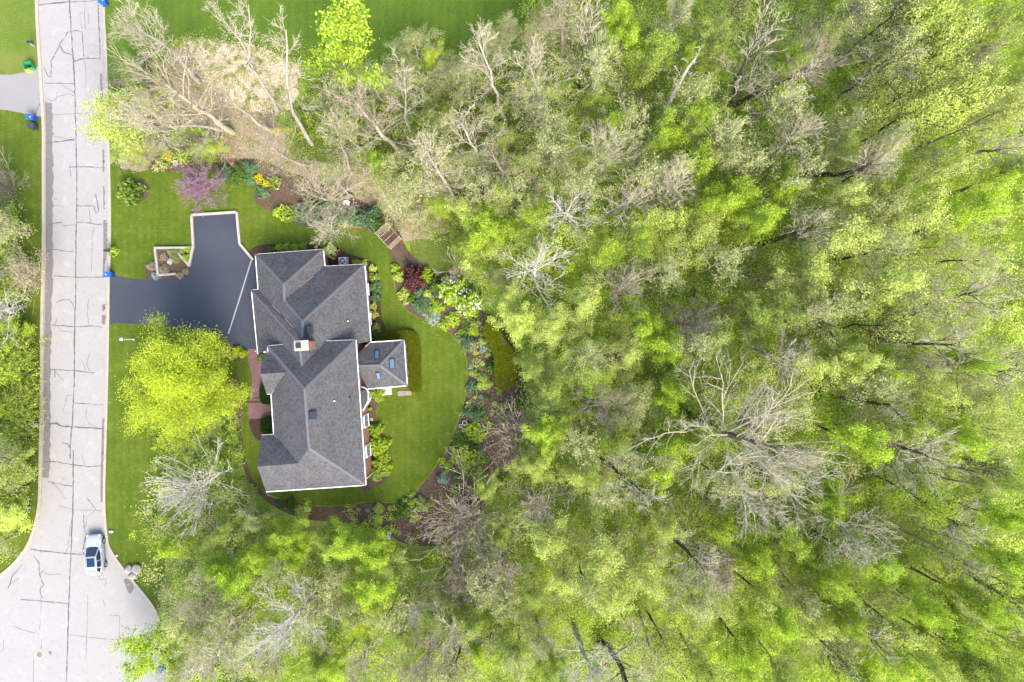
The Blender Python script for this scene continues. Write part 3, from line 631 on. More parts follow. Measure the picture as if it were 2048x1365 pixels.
# ------------------------------------------------------------------ things round the house
def ac_unit():
    t = thing('air_conditioner', P(688, 524), 'square grey air conditioner with a round fan beside the house', 'air conditioner', rotz=.05)
    m = MB(); m.box((0, 0, .42), (.86, .86, .8)); m.build('cabinet', M['hvac'], t, .05)
    m = MB(); m.box((0, 0, .01), (1.05, 1.05, .06)); m.build('base_slab', M['concrete'], t)
    m = MB(); m.lathe((0, 0, .825), [(.34, 0), (.34, .03), (.30, .03), (.30, .005), (.001, .005)], 28); m.build('fan_shroud', M['hvac_dark'], t)
    m = MB(); m.cone((0, 0, .83), (0, 0, .88), .09, .08, 12)
    for i in range(5):
        a = i*2*math.pi/5; m.bar((.08*math.cos(a), .08*math.sin(a), .85), (.27*math.cos(a+.25), .27*math.sin(a+.25), .845), .10, .015)
    m.build('fan', M['hvac'], t)
ac_unit()

def bin_mesh(name, px, rotz, mats, label, group, lidopen=False, logo=True, w=.58, d=.7, h=1.02):
    t = thing(name, P(*px), label, 'bin', group, rotz)
    bm = bmesh.new(); lo = [bm.verts.new((sx*w*.4, sy*d*.38, .06)) for sx, sy in ((-1, -1), (1, -1), (1, 1), (-1, 1))]
    hi = [bm.verts.new((sx*w*.5, sy*d*.5, h-.05)) for sx, sy in ((-1, -1), (1, -1), (1, 1), (-1, 1))]
    bm.faces.new(lo)
    for i in range(4): bm.faces.new((lo[i], lo[(i+1) % 4], hi[(i+1) % 4], hi[i]))
    if not lidopen: bm.faces.new(hi)
    mb = MB(); mb.bm.free(); mb.bm = bm; mb.build('bin_body', mats[1], t, .02)
    mb = MB()
    if lidopen:
        mb.box((0, d*.5+.05, h-.42), (w, .06, .8))
    else:
        mb.box((0, 0, h), (w+.06, d+.06, .09)); mb.box((0, -.02, h+.05), (w*.75, d*.7, .05))
    lid = mb.build('lid', mats[0], t, .03)
    if logo and not lidopen:
        mb = MB(); z = h+.083
        mb.poly([(-.09, -.20, z), (.09, -.20, z), (0, -.04, z)]); mb.build('emblem', M['white'], lid)
    for s in (-1, 1):
        mb = MB(); mb.cone((s*w*.42-.04, d*.38, .13), (s*w*.42+.04, d*.38, .13), .13, .13, 14); mb.build('wheel', M['dark'], t)
    mb = MB(); mb.cone((-w*.42, d*.5+.08, h-.03), (w*.42, d*.5+.08, h-.03), .025, .025, 8); mb.build('handle', mats[1], t)
    return t
BG = 'wheeled bins put out along the road'
B = (M['blue'], M['blue_deep'])
bin_mesh('recycling_bin', (214, 10), math.radians(95), B, 'blue lidded bin at the top kerb, beside the bare tree', BG)
bin_mesh('recycling_bin', (71, 240), math.radians(84), B, 'blue lidded bin beside a charcoal one on the left verge', BG)
bin_mesh('recycling_bin', (225, 551), math.radians(-88), B, 'blue lidded bin at the mouth of the dark driveway', BG)
bin_mesh('recycling_bin', (327, 1331), math.radians(-178), B, 'blue lidded bin on the turning circle, under the willow tree', BG)
bin_mesh('rubbish_bin', (73, 257), math.radians(88), (M['bin_dark'], M['bin_dark']), 'charcoal wheeled bin below the blue bin on left verge', BG, logo=False)
bin_mesh('rubbish_bin', (67, 137), math.radians(105), (M['bin_green'], M['bin_green']), 'green bin with its lid hanging open at grey driveway', BG, lidopen=True, w=.75, d=.85)
m = MB(); q = P(61, 143); m.box((q.x, q.y, .28), (.55, .30, .5), .3); tag(m.build('yellow_crate', M['yellow']), 'yellow crate standing against the green bin', 'crate')

def mailbox(px, rz, label, body, post, nwp=None, flag=None):
    t = thing('mailbox', P(*px), label, 'mailbox', 'mailboxes along the road', rz)
    m = MB(); m.box((0, 0, .55), (.11, .11, 1.1)); m.bar((0, 0, 1.06), (.55, 0, 1.06), .1, .08); m.build('post', post, t)
    bm = MB(); b = bm.bm; L = .66; ring = []
    for y in (0, L):
        ring.append([b.verts.new((y-.05, .14*math.cos(a), 1.24+.13*math.sin(a)) if 0 <= a <= math.pi+.001 else (y-.05, .14*math.cos(a), 1.10)) for a in [i*math.pi/8 for i in range(9)]+[math.pi+.3, 2*math.pi-.3]])
    n = len(ring[0])
    for i in range(n): b.faces.new((ring[0][i], ring[0][(i+1) % n], ring[1][(i+1) % n], ring[1][i]))
    b.faces.new(ring[0]); b.faces.new(ring[1]); bm.build('box', body, t)
    if nwp:
        m = MB(); m.box((.25, .17, .98), (.5, .16, .16)); m.build('newspaper_tube', nwp, t)
    if flag:
        m = MB(); m.box((.4, -.14, 1.34), (.16, .015, .1)); m.box((.34, -.14, 1.25), (.03, .015, .2)); m.build('flag', flag, t)
    return t
mailbox((70, 93.5), math.radians(0), 'black mailbox on the pale lawn above the green bin', M['black'], M['timber'])
mailbox((231, 504.5), math.radians(178), 'black mailbox reaching over kerb above the driveway bin', M['black'], M['white'])
mailbox((79, 848.5), math.radians(0), 'mailbox with blue newspaper tube in front of dense hedge trees', M['stone'], M['timber'], M['blue_deep'])

def lamp_post():
    t = thing('lamp_post', P(267, 679), 'white lamp post with a grey lantern on the front lawn', 'lamp post')
    m = MB(); m.cone((0, 0, 0), (0, 0, 2.15), .075, .06, 14); m.cone((0, 0, 0), (0, 0, .18), .13, .10, 14); m.build('post', M['white'], t)
    m = MB(); m.cone((0, 0, 2.15), (0, 0, 2.5), .11, .17, 6); m.build('lantern', M['glass'], t)
    m = MB(); m.cone((0, 0, 2.5), (0, 0, 2.68), .23, .03, 6); m.cone((0, 0, 2.68), (0, 0, 2.76), .03, .02, 8); m.build('lantern_roof', M['hvac'], t)
lamp_post()

def rock(px, r, label, group, seed, name='boulder', mat='stone', cat='boulder'):
    m = MB(); m.ball((0, 0, 0), r, 3); rr = random.Random(seed); ph = [rr.uniform(0, 6) for _ in range(6)]
    for v in m.bm.verts:
        k = 1+.10*math.sin(5*v.co.x/r[0]+ph[0])*math.cos(3*v.co.y/r[1]+ph[1])+.07*math.sin(7*v.co.z/r[2]+ph[2]+3*v.co.x/r[0]); v.co *= k
        if v.co.z < -r[2]*.5: v.co.z = -r[2]*.5
    o = m.build(name, M[mat], None, 0, True); o.location = P(*px)+Vector((0, 0, r[2]*.45)); o.rotation_euler.z = rr.uniform(0, 3)
    return tag(o, label, cat, group)
BO = 'three boulders at the kerb'
rock((259.5, 1138), (.52, .50, .42), 'pinkish boulder of the kerb trio nearest the car', BO, 1)
rock((275, 1138), (.50, .62, .42), 'pinkish boulder of the kerb trio farthest from the kerb', BO, 5)
rock((268.5, 1150.5), (.55, .42, .40), 'lowest pinkish boulder of the kerb trio', BO, 3)
rock((342, 523), (.33, .45, .32), 'pinkish boulder inside the timber planter', None, 4)
rock((404, 940), (.36, .34, .4), 'white stone on the ground under bare tree by front lawn', None, 6, mat='concrete')
rock((223, 1063), (.30, .18, .16), 'flat white stone on the lawn above the parked car', None, 8, mat='concrete', name='stone', cat='stone')
rock((234, 1111), (.17, .15, .12), 'small white stone beside the kerb right of the car', None, 9, mat='concrete', name='stone', cat='stone')
rock((556, 378), (.13, .13, .12), 'small round white stone in the flower bed by daffodils', None, 10, mat='concrete', name='stone', cat='stone')

t = thing('hydrant_marker', P(245, 1128), 'thin yellow marker stake leaning at the kerb by the boulders', 'marker')
m = MB(); m.cone((0, 0, 0), (.12, .18, .75), .025, .025, 8); m.build('stake', M['yellow'], t)
m = MB(); m.bar((.10, .15, .62), (.15, .24, .95), .09, .02); m.build('plate', M['yellow'], t)
t = thing('fire_hydrant', P(331, 1285), 'yellow fire hydrant among leaves at the turning circle kerb', 'fire hydrant')
m = MB(); m.cone((0, 0, 0), (0, 0, .08), .2, .2, 16); m.cone((0, 0, .08), (0, 0, .62), .14, .13, 16); m.ball((0, 0, .64), (.17, .17, .15), 2); m.cone((0, 0, .76), (0, 0, .84), .05, .05, 6); m.build('barrel', M['yellow'], t)
m = MB(); m.cone((-.26, 0, .45), (.26, 0, .45), .08, .08, 12); m.cone((0, 0, .45), (0, -.27, .45), .1, .1, 12); m.build('nozzle', M['yellow'], t)

t = thing('manhole', P(79.5, 1309), 'round manhole cover in a pale concrete square on the turning circle', 'manhole', rotz=math.radians(45+8))
m = MB(); m.box((0, 0, .02), (1.12, 1.0, .03)); m.build('collar', M['kerb'], t, .005)
m = MB(); m.lathe((0, 0, .036), [(.32, 0), (.32, .012), (.28, .012), (.28, .006), (.2, .006), (.19, .012), (.001, .012)], 28); m.build('cover', M['iron'], t)
sheet('patch', [(97, 1303), (103, 1303), (103, 1311), (99, 1309)], .022, M['stain'], 2, parent=road)

def pot(px, r, h, label, name='flower_pot', mat='concrete', soil='mulch_dark', cat='pot', group=None):
    t = thing(name, P(*px), label, cat, group)
    m = MB(); m.lathe((0, 0, 0), [(r*.62, 0), (r*.98, h), (r*1.05, h), (r*1.05, h+.06), (r*.8, h+.06), (r*.78, h-.05)], 24); m.build('bowl', M[mat], t, 0, True)
    m = MB(); m.lathe((0, 0, 0), [(r*.8, h-.04), (.001, h-.03)], 20); m.build('soil', M[soil], t)
pot((355, 328), .30, .45, 'round stone pot beside yellow flowers above the front lawn', soil='stone')
RG = 'two ring-shaped pots at the garden lawn edge'
pot((921.5, 851.5), .20, .3, 'smaller of two ring-shaped pots, nearer the lawn', group=RG, soil='mulch')
pot((929.5, 845.5), .27, .35, 'larger of two ring-shaped pots in the east bed', group=RG, soil='mulch_dark')

t = thing('bird_bath', P(696, 409), 'white oval bird bath under the bare tree behind the garage', 'bird bath')
m = MB(); m.cone((0, 0, 0), (0, 0, .85), .16, .1, 14); m.cone((0, 0, 0), (0, 0, .1), .25, .2, 14); m.build('pedestal', M['white'], t)
m = MB(); m.lathe((0, 0, .82), [(.12, 0), (.40, .12), (.42, .12), (.36, .07), (.001, .04)], 26)
for v in m.bm.verts: v.co.y *= .62
m.build('basin', M['white'], t, 0, True)

def arbor():
    t = thing('garden_arbor', P(781, 476), 'open square arbor of grey timber at the lawn corner', 'arbor', rotz=math.radians(-47))
    a, b, h = 1.05, .85, 2.1
    for sx in (-1, 1):
        for sy in (-1, 1):
            m = MB(); m.box((sx*a, sy*b, h/2), (.08, .08, h)); m.build('post', BARK['beige'], t)
    m = MB()
    for sy in (-1, 1): m.box((0, sy*b, h+.04), (2*a+.3, .05, .09))
    m.build('beam', BARK['beige'], t)
    m = MB()
    for i in range(4): m.box((-a+i*2*a/3, 0, h+.11), (.04, 2*b+.25, .05))
    m.build('rafter', BARK['beige'], t)
    m = MB()
    for sx in (-1, 1):
        for i in range(9): m.box((sx*a, -b+.08+i*(2*b-.16)/8, 1.0), (.025, .025, 1.95))
        for i in range(8): m.box((sx*(a+.02), 0, .15+i*.26), (.02, 2*b-.1, .025))
    m.build('lattice', BARK['beige'], t)
arbor()
t = thing('garden_bench', P(780, 1069), 'small grey bench at the end of the lower bed', 'bench', rotz=math.radians(84))
m = MB(); m.box((0, 0, .42), (1.0, .36, .05)); m.build('seat', M['hvac'], t, .01)
for s in (-1, 1):
    m = MB(); m.box((s*.42, 0, .2), (.07, .32, .4)); m.build('leg', M['hvac'], t)
m = MB(); m.box((0, .2, .68), (1.0, .04, .38)); m.build('backrest', M['hvac'], t, .01)
t = thing('stepping_stone', P(808.5, 787), 'long brown flagstone step beside the white doorstep', 'stone step', rotz=.05)
m = MB(); m.box((-.35, 0, .05), (.8, .62, .10)); m.build('flagstone', M['slab'], t, .03)
m = MB(); m.box((.48, .02, .05), (.8, .55, .10)); m.build('flagstone', M['slab'], t, .03)
m = MB(); q = P(743.5, 839.5); m.box((q.x, q.y, .05), (.33, .33, .08)); tag(m.build('paving_block', M['chips'], None, .01), 'small square tan paver in the bed below bay window', 'paving stone')

# ------------------------------------------------------------------ the car (nose towards the top of the picture)
def car():
    t = thing('parked_car', P(197.5, 1105), 'silver car with a dark glass roof parked at the kerb', 'car', rotz=math.radians(4.2))
    L = 4.68; W = .93
    # stations: y, half width, bottom z, shoulder z, top z
    S = [(2.34, .50, .42, .58, .62), (2.27, .72, .30, .66, .74), (2.05, .86, .22, .76, .88), (1.6, .92, .2, .84, .98), (1.1, .93, .2, .90, 1.05), (.55, .93, .2, .95, 1.10),
         (-.5, .94, .2, .98, 1.12), (-1.5, .93, .22, 1.0, 1.14), (-2.0, .88, .26, 1.0, 1.12), (-2.25, .80, .32, .98, 1.08), (-2.33, .66, .40, .92, .98)]
    bm = bmesh.new(); rings = []
    for y, w_, zb, zs, zt in S:
        prof = [(-w_*.9, zb), (-w_, zb+.18), (-w_*1.0, zs-.12), (-w_*.97, zs), (-w_*.86, zt-.03), (-w_*.4, zt+.015), (0, zt+.02)]
        prof = prof+[(-x, z) for x, z in prof[:-1][::-1]]
        rings.append([bm.verts.new((x, y, z)) for x, z in prof])
    for a, b in zip(rings, rings[1:]):
        for i in range(len(a)):
            bm.faces.new((a[i], a[(i+1) % len(a)], b[(i+1) % len(a)], b[i]))
    bm.faces.new(rings[0]); bm.faces.new(rings[-1][::-1])
    mb = MB(); mb.bm.free(); mb.bm = bm; body = mb.build('body', M['car'], t, 0, True)
    sb = body.modifiers.new('sub', 'SUBSURF'); sb.levels = sb.render_levels = 1
    # cabin: lower ring on the body, upper ring at the roof
    lo = [(.72, .92, 1.04), (.0, 1.0, 1.10), (-1.2, 1.0, 1.12), (-2.05, .86, 1.10)]
    zr = 1.62
    RF = [(-.04, .60, zr-.06), (-.4, .645, zr), (-1.1, .645, zr), (-1.75, .58, zr-.07)]     # roof outline y, half width, z
    BL = [(.86, .74, 1.07), (.0, .88, 1.10), (-1.1, .88, 1.12), (-2.12, .72, 1.10)]
    def loft(name, mat, quads, parent=t, th=0):
        m = MB()
        for q in quads: m.poly(q)
        return m.build(name, mat, parent, 0, False)
    pt = lambda r, s: Vector((s*r[1], r[0], r[2]))
    # painted roof and pillars
    m = MB()
    for a, b in zip(RF, RF[1:]): m.poly([pt(a, -1), pt(a, 1), pt(b, 1), pt(b, -1)])
    for s in (-1, 1):
        m.bar(pt(BL[0], s), pt(RF[0], s), .09, .07); m.bar(pt(BL[3], s), pt(RF[3], s), .16, .09)
        for a, b in zip(RF, RF[1:]): m.bar(pt(a, s), pt(b, s), .10, .07)
        m.bar(pt((-.55, .89, 1.11), s), pt((-.6, .64, zr), s), .07, .05)
        m.bar(pt((-1.42, .86, 1.11), s), pt((-1.35, .625, zr-.03), s), .12, .05)
    m.build('roof', M['car'], t, 0, False)
    m = MB(); mid = (RF[0][0]+.02, 0, RF[0][2]+.02)
    m.poly([pt(BL[0], -1)*.98, Vector((-.5, .93, 1.075)), Vector((-.2, .97, 1.085)), Vector((.2, .97, 1.085)), Vector((.5, .93, 1.075)), pt(BL[0], 1)*.98, pt(RF[0], 1), pt(RF[0], -1)]); m.build('windscreen', M['car_glass'], t)
    m = MB(); m.poly([pt(BL[3], -1), pt(BL[3], 1), pt(RF[3], 1), pt(RF[3], -1)]); m.build('rear_window', M['car_glass'], t)
    for s in (-1, 1):
        m = MB()
        for i in range(3): m.poly([pt(BL[i], s), pt(BL[i+1], s), pt(RF[i+1], s), pt(RF[i], s)])
        m.build('side_window', M['car_glass'], t)
    m = MB(); m.box((0, -.72, zr+.012), (.92, .98, .024)); sr = m.build('glass_roof', M['car_roofglass'], t, .01)
    m = MB(); m.box((0, -.32, zr+.026), (.86, .2, .012)); m.build('blind', M['red_dark'], sr)
    for s in (-1, 1):
        for y in (1.40, -1.36):
            wt = MB(); wt.cone((s*.74, y, .345), (s*.955, y, .345), .345, .345, 26); wh = wt.build('wheel', M['dark'], t, .03)
            rm = MB(); rm.cone((s*.945, y, .345), (s*.972, y, .345), .23, .20, 20)
            for i in range(5):
                a = i*2*math.pi/5; rm.bar((s*.975, y, .345), (s*.975, y+.2*math.cos(a), .345+.2*math.sin(a)), .05, .02)
            rm.build('rim', M['steel'], wh)
        m = MB(); m.ball((s*1.03, .62, 1.12), (.11, .09, .08), 2); m.bar((s*.9, .62, 1.08), (s*1.0, .62, 1.1), .05, .04); m.build('mirror', M['car'], t, 0, True)
        m = MB(); m.ball((s*.70, 2.14, .72), (.17, .14, .08), 2); m.build('headlight', M['lamp'], t, 0, True)
        m = MB(); m.ball((s*.74, -2.2, .95), (.15, .09, .09), 2); m.build('tail_light', M['tail'], t, 0, True)
        m = MB()
        for y in (.1, -.95): m.box((s*.955, y, .92), (.03, .18, .03))
        m.build('door_handle', M['steel'], t)
        m = MB(); m.box((s*.55, -.9, zr+.05), (.03, 1.3, .03)); m.build('roof_rail', M['steel'], t)
    m = MB(); m.box((0, 2.33, .5), (.9, .05, .16)); m.build('grille', M['dark'], t)
    m = MB(); m.box((0, -1.82, zr-.03), (1.0, .2, .03)); m.build('spoiler', M['car'], t, .01)
car()
#TREES
# ------------------------------------------------------------------ trees: woody skeletons and leaves
def rand_perp(d, r):
    v = Vector((r.gauss(0, 1), r.gauss(0, 1), r.gauss(0, 1))); v -= d*v.dot(d); return v.normalized()

def walk(p, d, L, n, r, wob, up):
    pts = [p.copy()]; d = d.normalized()
    for _ in range(n):
        d = (d + Vector((r.gauss(0, wob), r.gauss(0, wob), r.gauss(0, wob)+up))).normalized()
        p = p + d*(L/n); pts.append(p.copy())
    return pts, d

def along(pts, t):
    x = t*(len(pts)-1); i = min(int(x), len(pts)-2); f = x-i
    return pts[i].lerp(pts[i+1], f), (pts[i+1]-pts[i]).normalized()

def grow(r, path, R, r0, n=(9, 6, 5, 3), t0=.42, el=(15, 70), lens=(.92, .58, .55, .5), wob=.11, tip=.011, up=.05):
    """returns [(level, points, radius at start, radius at end)]; path is the trunk from the base up"""
    out = [(0, path, r0, r0*.25)]
    az = r.uniform(0, 6.3); limbs = []
    for i in range(n[0]):
        t = t0+(1-t0)*((i+.5)/n[0])**.85; az += 2.4+r.uniform(-.5, .5)
        p, d = along(path, min(t, .999)); k = (t-t0)/(1-t0)
        e = math.radians(el[0]+(el[1]-el[0])*k+r.uniform(-10, 10))
        dr = Vector((math.cos(az)*math.cos(e), math.sin(az)*math.cos(e), math.sin(e)))
        L = R*lens[0]*r.uniform(.75, 1.15)*(1.0-.25*k)
        pts, de = walk(p, (dr+d*.25).normalized(), L, 6, r, wob, up)
        ra = min(r0*r.uniform(.15, .26)*(1-.3*k), .012*L); limbs.append((pts, L, ra)); out.append((1, pts, ra, max(tip*1.6, ra*.25)))
    lv = limbs
    for lev in (2, 3, 4):
        m = n[lev-1]; nx = []
        if m == 0: break
        for pts, L, ra in lv:
            for j in range(m):
                t = .22+.76*(j+r.random())/m; p, d = along(pts, min(t, .999))
                dr = (d*r.uniform(.7, 1.4)+rand_perp(d, r)*r.uniform(.55, 1.0)+Vector((0, 0, .12))).normalized()
                l2 = L*lens[lev-1]*r.uniform(.55, 1.15)*(1.1-.5*t)
                q, _ = walk(p, dr, l2, {2: 4, 3: 3, 4: 2}[lev], r, wob*1.1, up)
                rb = max(tip*(1.25 if lev == 3 else 1.0), ra*(.5 if lev == 2 else .45)*(1.1-.5*t))
                if lev == 2: rb = max(rb, tip*1.7)
                nx.append((q, l2, rb)); out.append((lev, q, rb, max(tip*.7, rb*.35)))
        lv = nx
    return out

def tubes(polys, kmap={0: 10, 1: 6, 2: 4, 3: 3, 4: 3}):
    G = {}
    for lev, pts, ra, rb in polys: G.setdefault((len(pts), kmap[lev]), []).append((pts, ra, rb))
    V = []; Q = []; base = 0
    for (n, k), L in G.items():
        A = np.array([[tuple(p) for p in pts] for pts, _, _ in L], dtype=np.float64)
        ra = np.array([a for _, a, _ in L]); rb = np.array([b for _, _, b in L]); t = np.linspace(0, 1, n)
        rad = ra[:, None]*(1-t)+rb[:, None]*t
        T = np.gradient(A, axis=1); T /= np.linalg.norm(T, axis=2, keepdims=True)+1e-9
        ref = np.where((np.abs(T[:, :, 2:3]) > .9), np.array([1., 0, 0]), np.array([0, 0, 1.]))
        U = np.cross(T, ref); U /= np.linalg.norm(U, axis=2, keepdims=True)+1e-9; W = np.cross(T, U)
        a = np.arange(k)*2*math.pi/k
        ring = A[:, :, None]+rad[:, :, None, None]*(np.cos(a)[:, None]*U[:, :, None]+np.sin(a)[:, None]*W[:, :, None])
        m = len(L); idx = base+np.arange(m*n*k).reshape(m, n, k)
        i0 = idx[:, :-1]; i1 = idx[:, 1:]
        q = np.stack([i0, np.roll(i0, -1, 2), np.roll(i1, -1, 2), i1], -1).reshape(-1, 4)
        V.append(ring.reshape(-1, 3)); Q.append(q); base += m*n*k
    return np.concatenate(V), np.concatenate(Q)

def leaf_quads(cent, size, g, up=1.0, asp=.62, jit=.35):
    N = len(cent); nrm = g.normal(size=(N, 3)); nrm[:, 2] = np.abs(nrm[:, 2])+up; nrm /= np.linalg.norm(nrm, axis=1, keepdims=True)
    a = g.normal(size=(N, 3)); a -= nrm*(a*nrm).sum(1, keepdims=True); a /= np.linalg.norm(a, axis=1, keepdims=True); b = np.cross(nrm, a)
    s = size*g.uniform(1-jit, 1+jit, (N, 1))
    V = np.stack([cent+a*s, cent+b*s*asp, cent-a*s, cent-b*s*asp], 1).reshape(-1, 3)
    return V, np.arange(4*N).reshape(N, 4)

def leaf_points(polys, N, g, jit, levels=(3, 4)):
    src = [np.array([tuple(p) for p in pts]) for lev, pts, _, _ in polys if lev in levels]
    pick = g.integers(0, len(src), N); t = g.uniform(.15, 1.0, N); out = np.empty((N, 3))
    for i in range(N):
        s = src[pick[i]]; x = t[i]*(len(s)-1); k = min(int(x), len(s)-2); out[i] = s[k]+(s[k+1]-s[k])*(x-k)
    return out+g.normal(scale=jit, size=(N, 3))

def trunk_path(b, c, r, n=7, bend=.02):
    L = (c-b).length; out = []; s = Vector((r.gauss(0, 1), r.gauss(0, 1), 0))*bend*L; ph = r.uniform(0, 3)
    for i in range(n+1):
        t = i/n; out.append(b.lerp(c, t)+s*math.sin(math.pi*t)+Vector((r.gauss(0, 1), r.gauss(0, 1), 0))*bend*.35*L*math.sin(math.pi*t))
    return out

ZONES = [(lambda x, y: x < 110 and y < 450, 'across the road, upper left'), (lambda x, y: x < 130 and y < 900, 'across the road, level with house'),
         (lambda x, y: x < 130, 'across the road, lower left')]
def place(x, y):
    for f, s in ZONES:
        if f(x, y): return s
    if y < 440 and x < 480: return 'on the slope beside wood chips'
    if y < 430 and x < 720: return 'behind the garden, below the wood chips'
    if y < 430 and x < 1000: return 'on rough grass above garden'
    if x < 300 and y > 1150: return 'over the turning circle'
    if x < 640 and y > 880: return 'in the thicket below the front lawn'
    if x < 1000 and y > 880: return 'in the thicket below the house'
    if x < 1000: return 'round the garden'
    col = 'garden-side' if x < 1250 else 'central' if x < 1530 else 'right-hand' if x < 1800 else 'right-edge'
    row = 'at photo top' if y < 230 else 'above mid-height' if y < 480 else 'level with house' if y < 820 else 'below mid-height' if y < 1100 else 'at photo bottom'
    return f'in the {col} woods {row}'

def tree_at(base, crown, Rp, h, kind, bark, leaves=None, nleaf=0, lsize=.11, seed=0, desc=None, n=None, zc=None, r0=None, t0=None, mids=None, bend=.03, jit=.28, lens=None, el=None, wob=None, pl=None, tip=None, pale=False):
    """a tree of its own mesh: base pixel on the ground, crown pixel seen at the crown's height"""
    r = random.Random(seed*77+int(base[0]*3+base[1])); g = np.random.default_rng(seed*91+int(base[0]*7+base[1]))
    zc = zc or h*.72; B_ = P(*base); Ct = P(*crown, zc); R = Rp*(H-zc)/F; c = Ct-B_
    o = thing('bare_tree' if not leaves else 'leafy_tree', B_)
    if mids:
        ks = [Vector((0, 0, -.1))]+[P(x, y, z)-B_ for x, y, z in mids]+[c]; path_ = []
        for i in range(len(ks)-1):
            for j in range(3): path_.append(ks[i].lerp(ks[i+1], j/3)+Vector((r.gauss(0, .06), r.gauss(0, .06), 0)))
        path_.append(ks[-1])
    else: path_ = trunk_path(Vector((0, 0, -.1)), c, r, 7, bend)
    r0 = r0 or .09+.016*h
    if kind == 'vase':
        pol = grow(r, path_[:3] if len(path_) > 3 else path_, R, r0, n or (22, 5, 4, 3), t0 or .3, el or (28, 80), lens or (1.6, .38, .45, .5), wob or .07, tip or .0145, up=.04)
    elif kind == 'dead':
        pol = grow(r, path_, R, r0, n or (7, 3, 2, 2), t0 or .5, el or (20, 60), lens or (.7, .5, .5, .5), wob or .22, tip or .012)
    else:
        pol = grow(r, path_, R, r0, tuple(a+b for a, b in zip(n or (11, 7, 5, 3), (3, 0, -2 if bark in ('dark', 'white') else -1, -1))), t0 or .42, el or (8, 72), lens or (1.02, .6, .58, .6), wob or .10, tip or .012)
    V, Q = tubes([p for p in pol if p[0] <= (0 if pale else 1)]); link('trunk', np_mesh('trunk', V, Q, BARK[bark], smooth=True), o)
    V, Q = tubes([p for p in pol if p[0] >= (1 if pale else 2)])
    if leaves:
        bo = link('branches', np_mesh('branches', V, Q, BARK[bark]), o)
        cen = leaf_points(pol, nleaf, g, jit); V, Q = leaf_quads(cen, lsize, g); link('crown', np_mesh('crown', V, Q, LEAF.get(leaves) or M[leaves]), o)
    else: link('crown', np_mesh('crown', V, Q, BARK['twig' if bark in ('dark', 'grey') else bark]), o)
    d = desc or {'grey': 'bare grey tree', 'beige': 'bare beige tree', 'brown': 'bare brown-twigged tree', 'dark': 'bare dark-trunked tree', 'white': 'dead whitish tree'}[bark] if not leaves or desc else f'{TINT[leaves]} leafy tree'
    if ' with ' in d or d.startswith('the '): o['label'] = d; o['category'] = 'tree'; o['group'] = 'trees of the plot and woods'
    else: reg(o, d, pl or place(*crown), 'tree', 'trees of the plot and woods', crown)
    return o

# --- trees that can be told apart, each grown on its own
T = tree_at
T((466, 266), (330, 168), 150, 19, 'tree', 'beige', n=(16, 8, 5, 3), t0=.34, seed=1, r0=.37, lens=(1.15, .5, .45, .55))
T((452, 262), (300, 255), 120, 15, 'tree', 'grey', n=(12, 8, 5, 3), t0=.4, seed=2, r0=.22)
T((398, 165), (268, 48), 95, 18, 'tree', 'grey', n=(12, 8, 5, 3), t0=.42, seed=3, r0=.3)
T((556, 222), (497, 10), 60, 19, 'tree', 'grey', n=(9, 6, 5, 2), t0=.5, seed=4, mids=[(512, 150, 6), (495, 132, 8), (500, 88, 11)], r0=.2)
T((512, 150), (430, 20), 55, 14, 'tree', 'grey', n=(8, 6, 4, 2), t0=.45, seed=5, r0=.16)
T((624, 289), (572, 60), 75, 18, 'tree', 'grey', n=(10, 7, 5, 2), t0=.5, seed=6, mids=[(585, 225, 4), (576, 170, 8)], r0=.27)
T((545, 263), (452, 190), 60, 14, 'tree', 'beige', n=(9, 6, 5, 2), t0=.45, seed=7, r0=.26)
T((612, 331), (540, 292), 66, 12, 'tree', 'beige', n=(14, 7, 5, 3), t0=.4, seed=8, r0=.24)
T((700, 390), (640, 395), 108, 14, 'tree', 'beige', n=(16, 8, 5, 3), t0=.32, seed=9, r0=.36, el=(8, 70))
T((676, 462), (655, 470), 60, 6, 'tree', 'grey', n=(11, 7, 5, 3), t0=.3, seed=90, r0=.10)
T((698, 339), (668, 250), 62, 13, 'tree', 'grey', n=(9, 7, 5, 2), t0=.45, seed=10, r0=.16)
T((832, 325), (712, 205), 105, 17, 'tree', 'beige', n=(12, 8, 5, 3), t0=.38, seed=11, r0=.34)
T((822, 268), (808, 140), 66, 15, 'tree', 'grey', n=(10, 7, 5, 2), t0=.4, seed=12, r0=.22, mids=[(812, 240, 4), (812, 205, 7)])
T((922, 408), (850, 300), 80, 16, 'tree', 'grey', n=(11, 7, 5, 3), t0=.4, seed=13, r0=.28)
T((976, 360), (920, 245), 78, 16, 'tree', 'grey', n=(11, 7, 5, 3), t0=.42, seed=14, r0=.26)
T((1018, 388), (985, 310), 60, 14, 'tree', 'beige', n=(10, 7, 5, 2), t0=.45, seed=15, r0=.26)
T((1010, 242), (958, 85), 85, 18, 'tree', 'grey', n=(11, 8, 5, 3), t0=.4, seed=16, r0=.26)
T((1086, 255), (1060, 130), 85, 17, 'tree', 'grey', n=(10, 7, 5, 3), t0=.42, seed=17, r0=.26)
T((1117, 132), (1118, 25), 95, 17, 'tree', 'beige', n=(13, 9, 5, 3), t0=.4, seed=18, r0=.28)
T((1150, 215), (1175, 60), 100, 18, 'tree', 'dark', n=(11, 7, 5, 3), t0=.45, seed=19, r0=.3)
T((870, 345), (880, 350), 70, 9, 'tree', 'grey', n=(10, 7, 5, 3), t0=.35, seed=20, r0=.16)
T((1072, 385), (1073, 380), 52, 9, 'vase', 'grey', n=(18, 5, 4, 3), seed=21)
T((1128, 438), (1125, 425), 92, 15, 'tree', 'white', n=(11, 7, 5, 3), t0=.45, seed=22, r0=.3, desc='bare whitish tree')
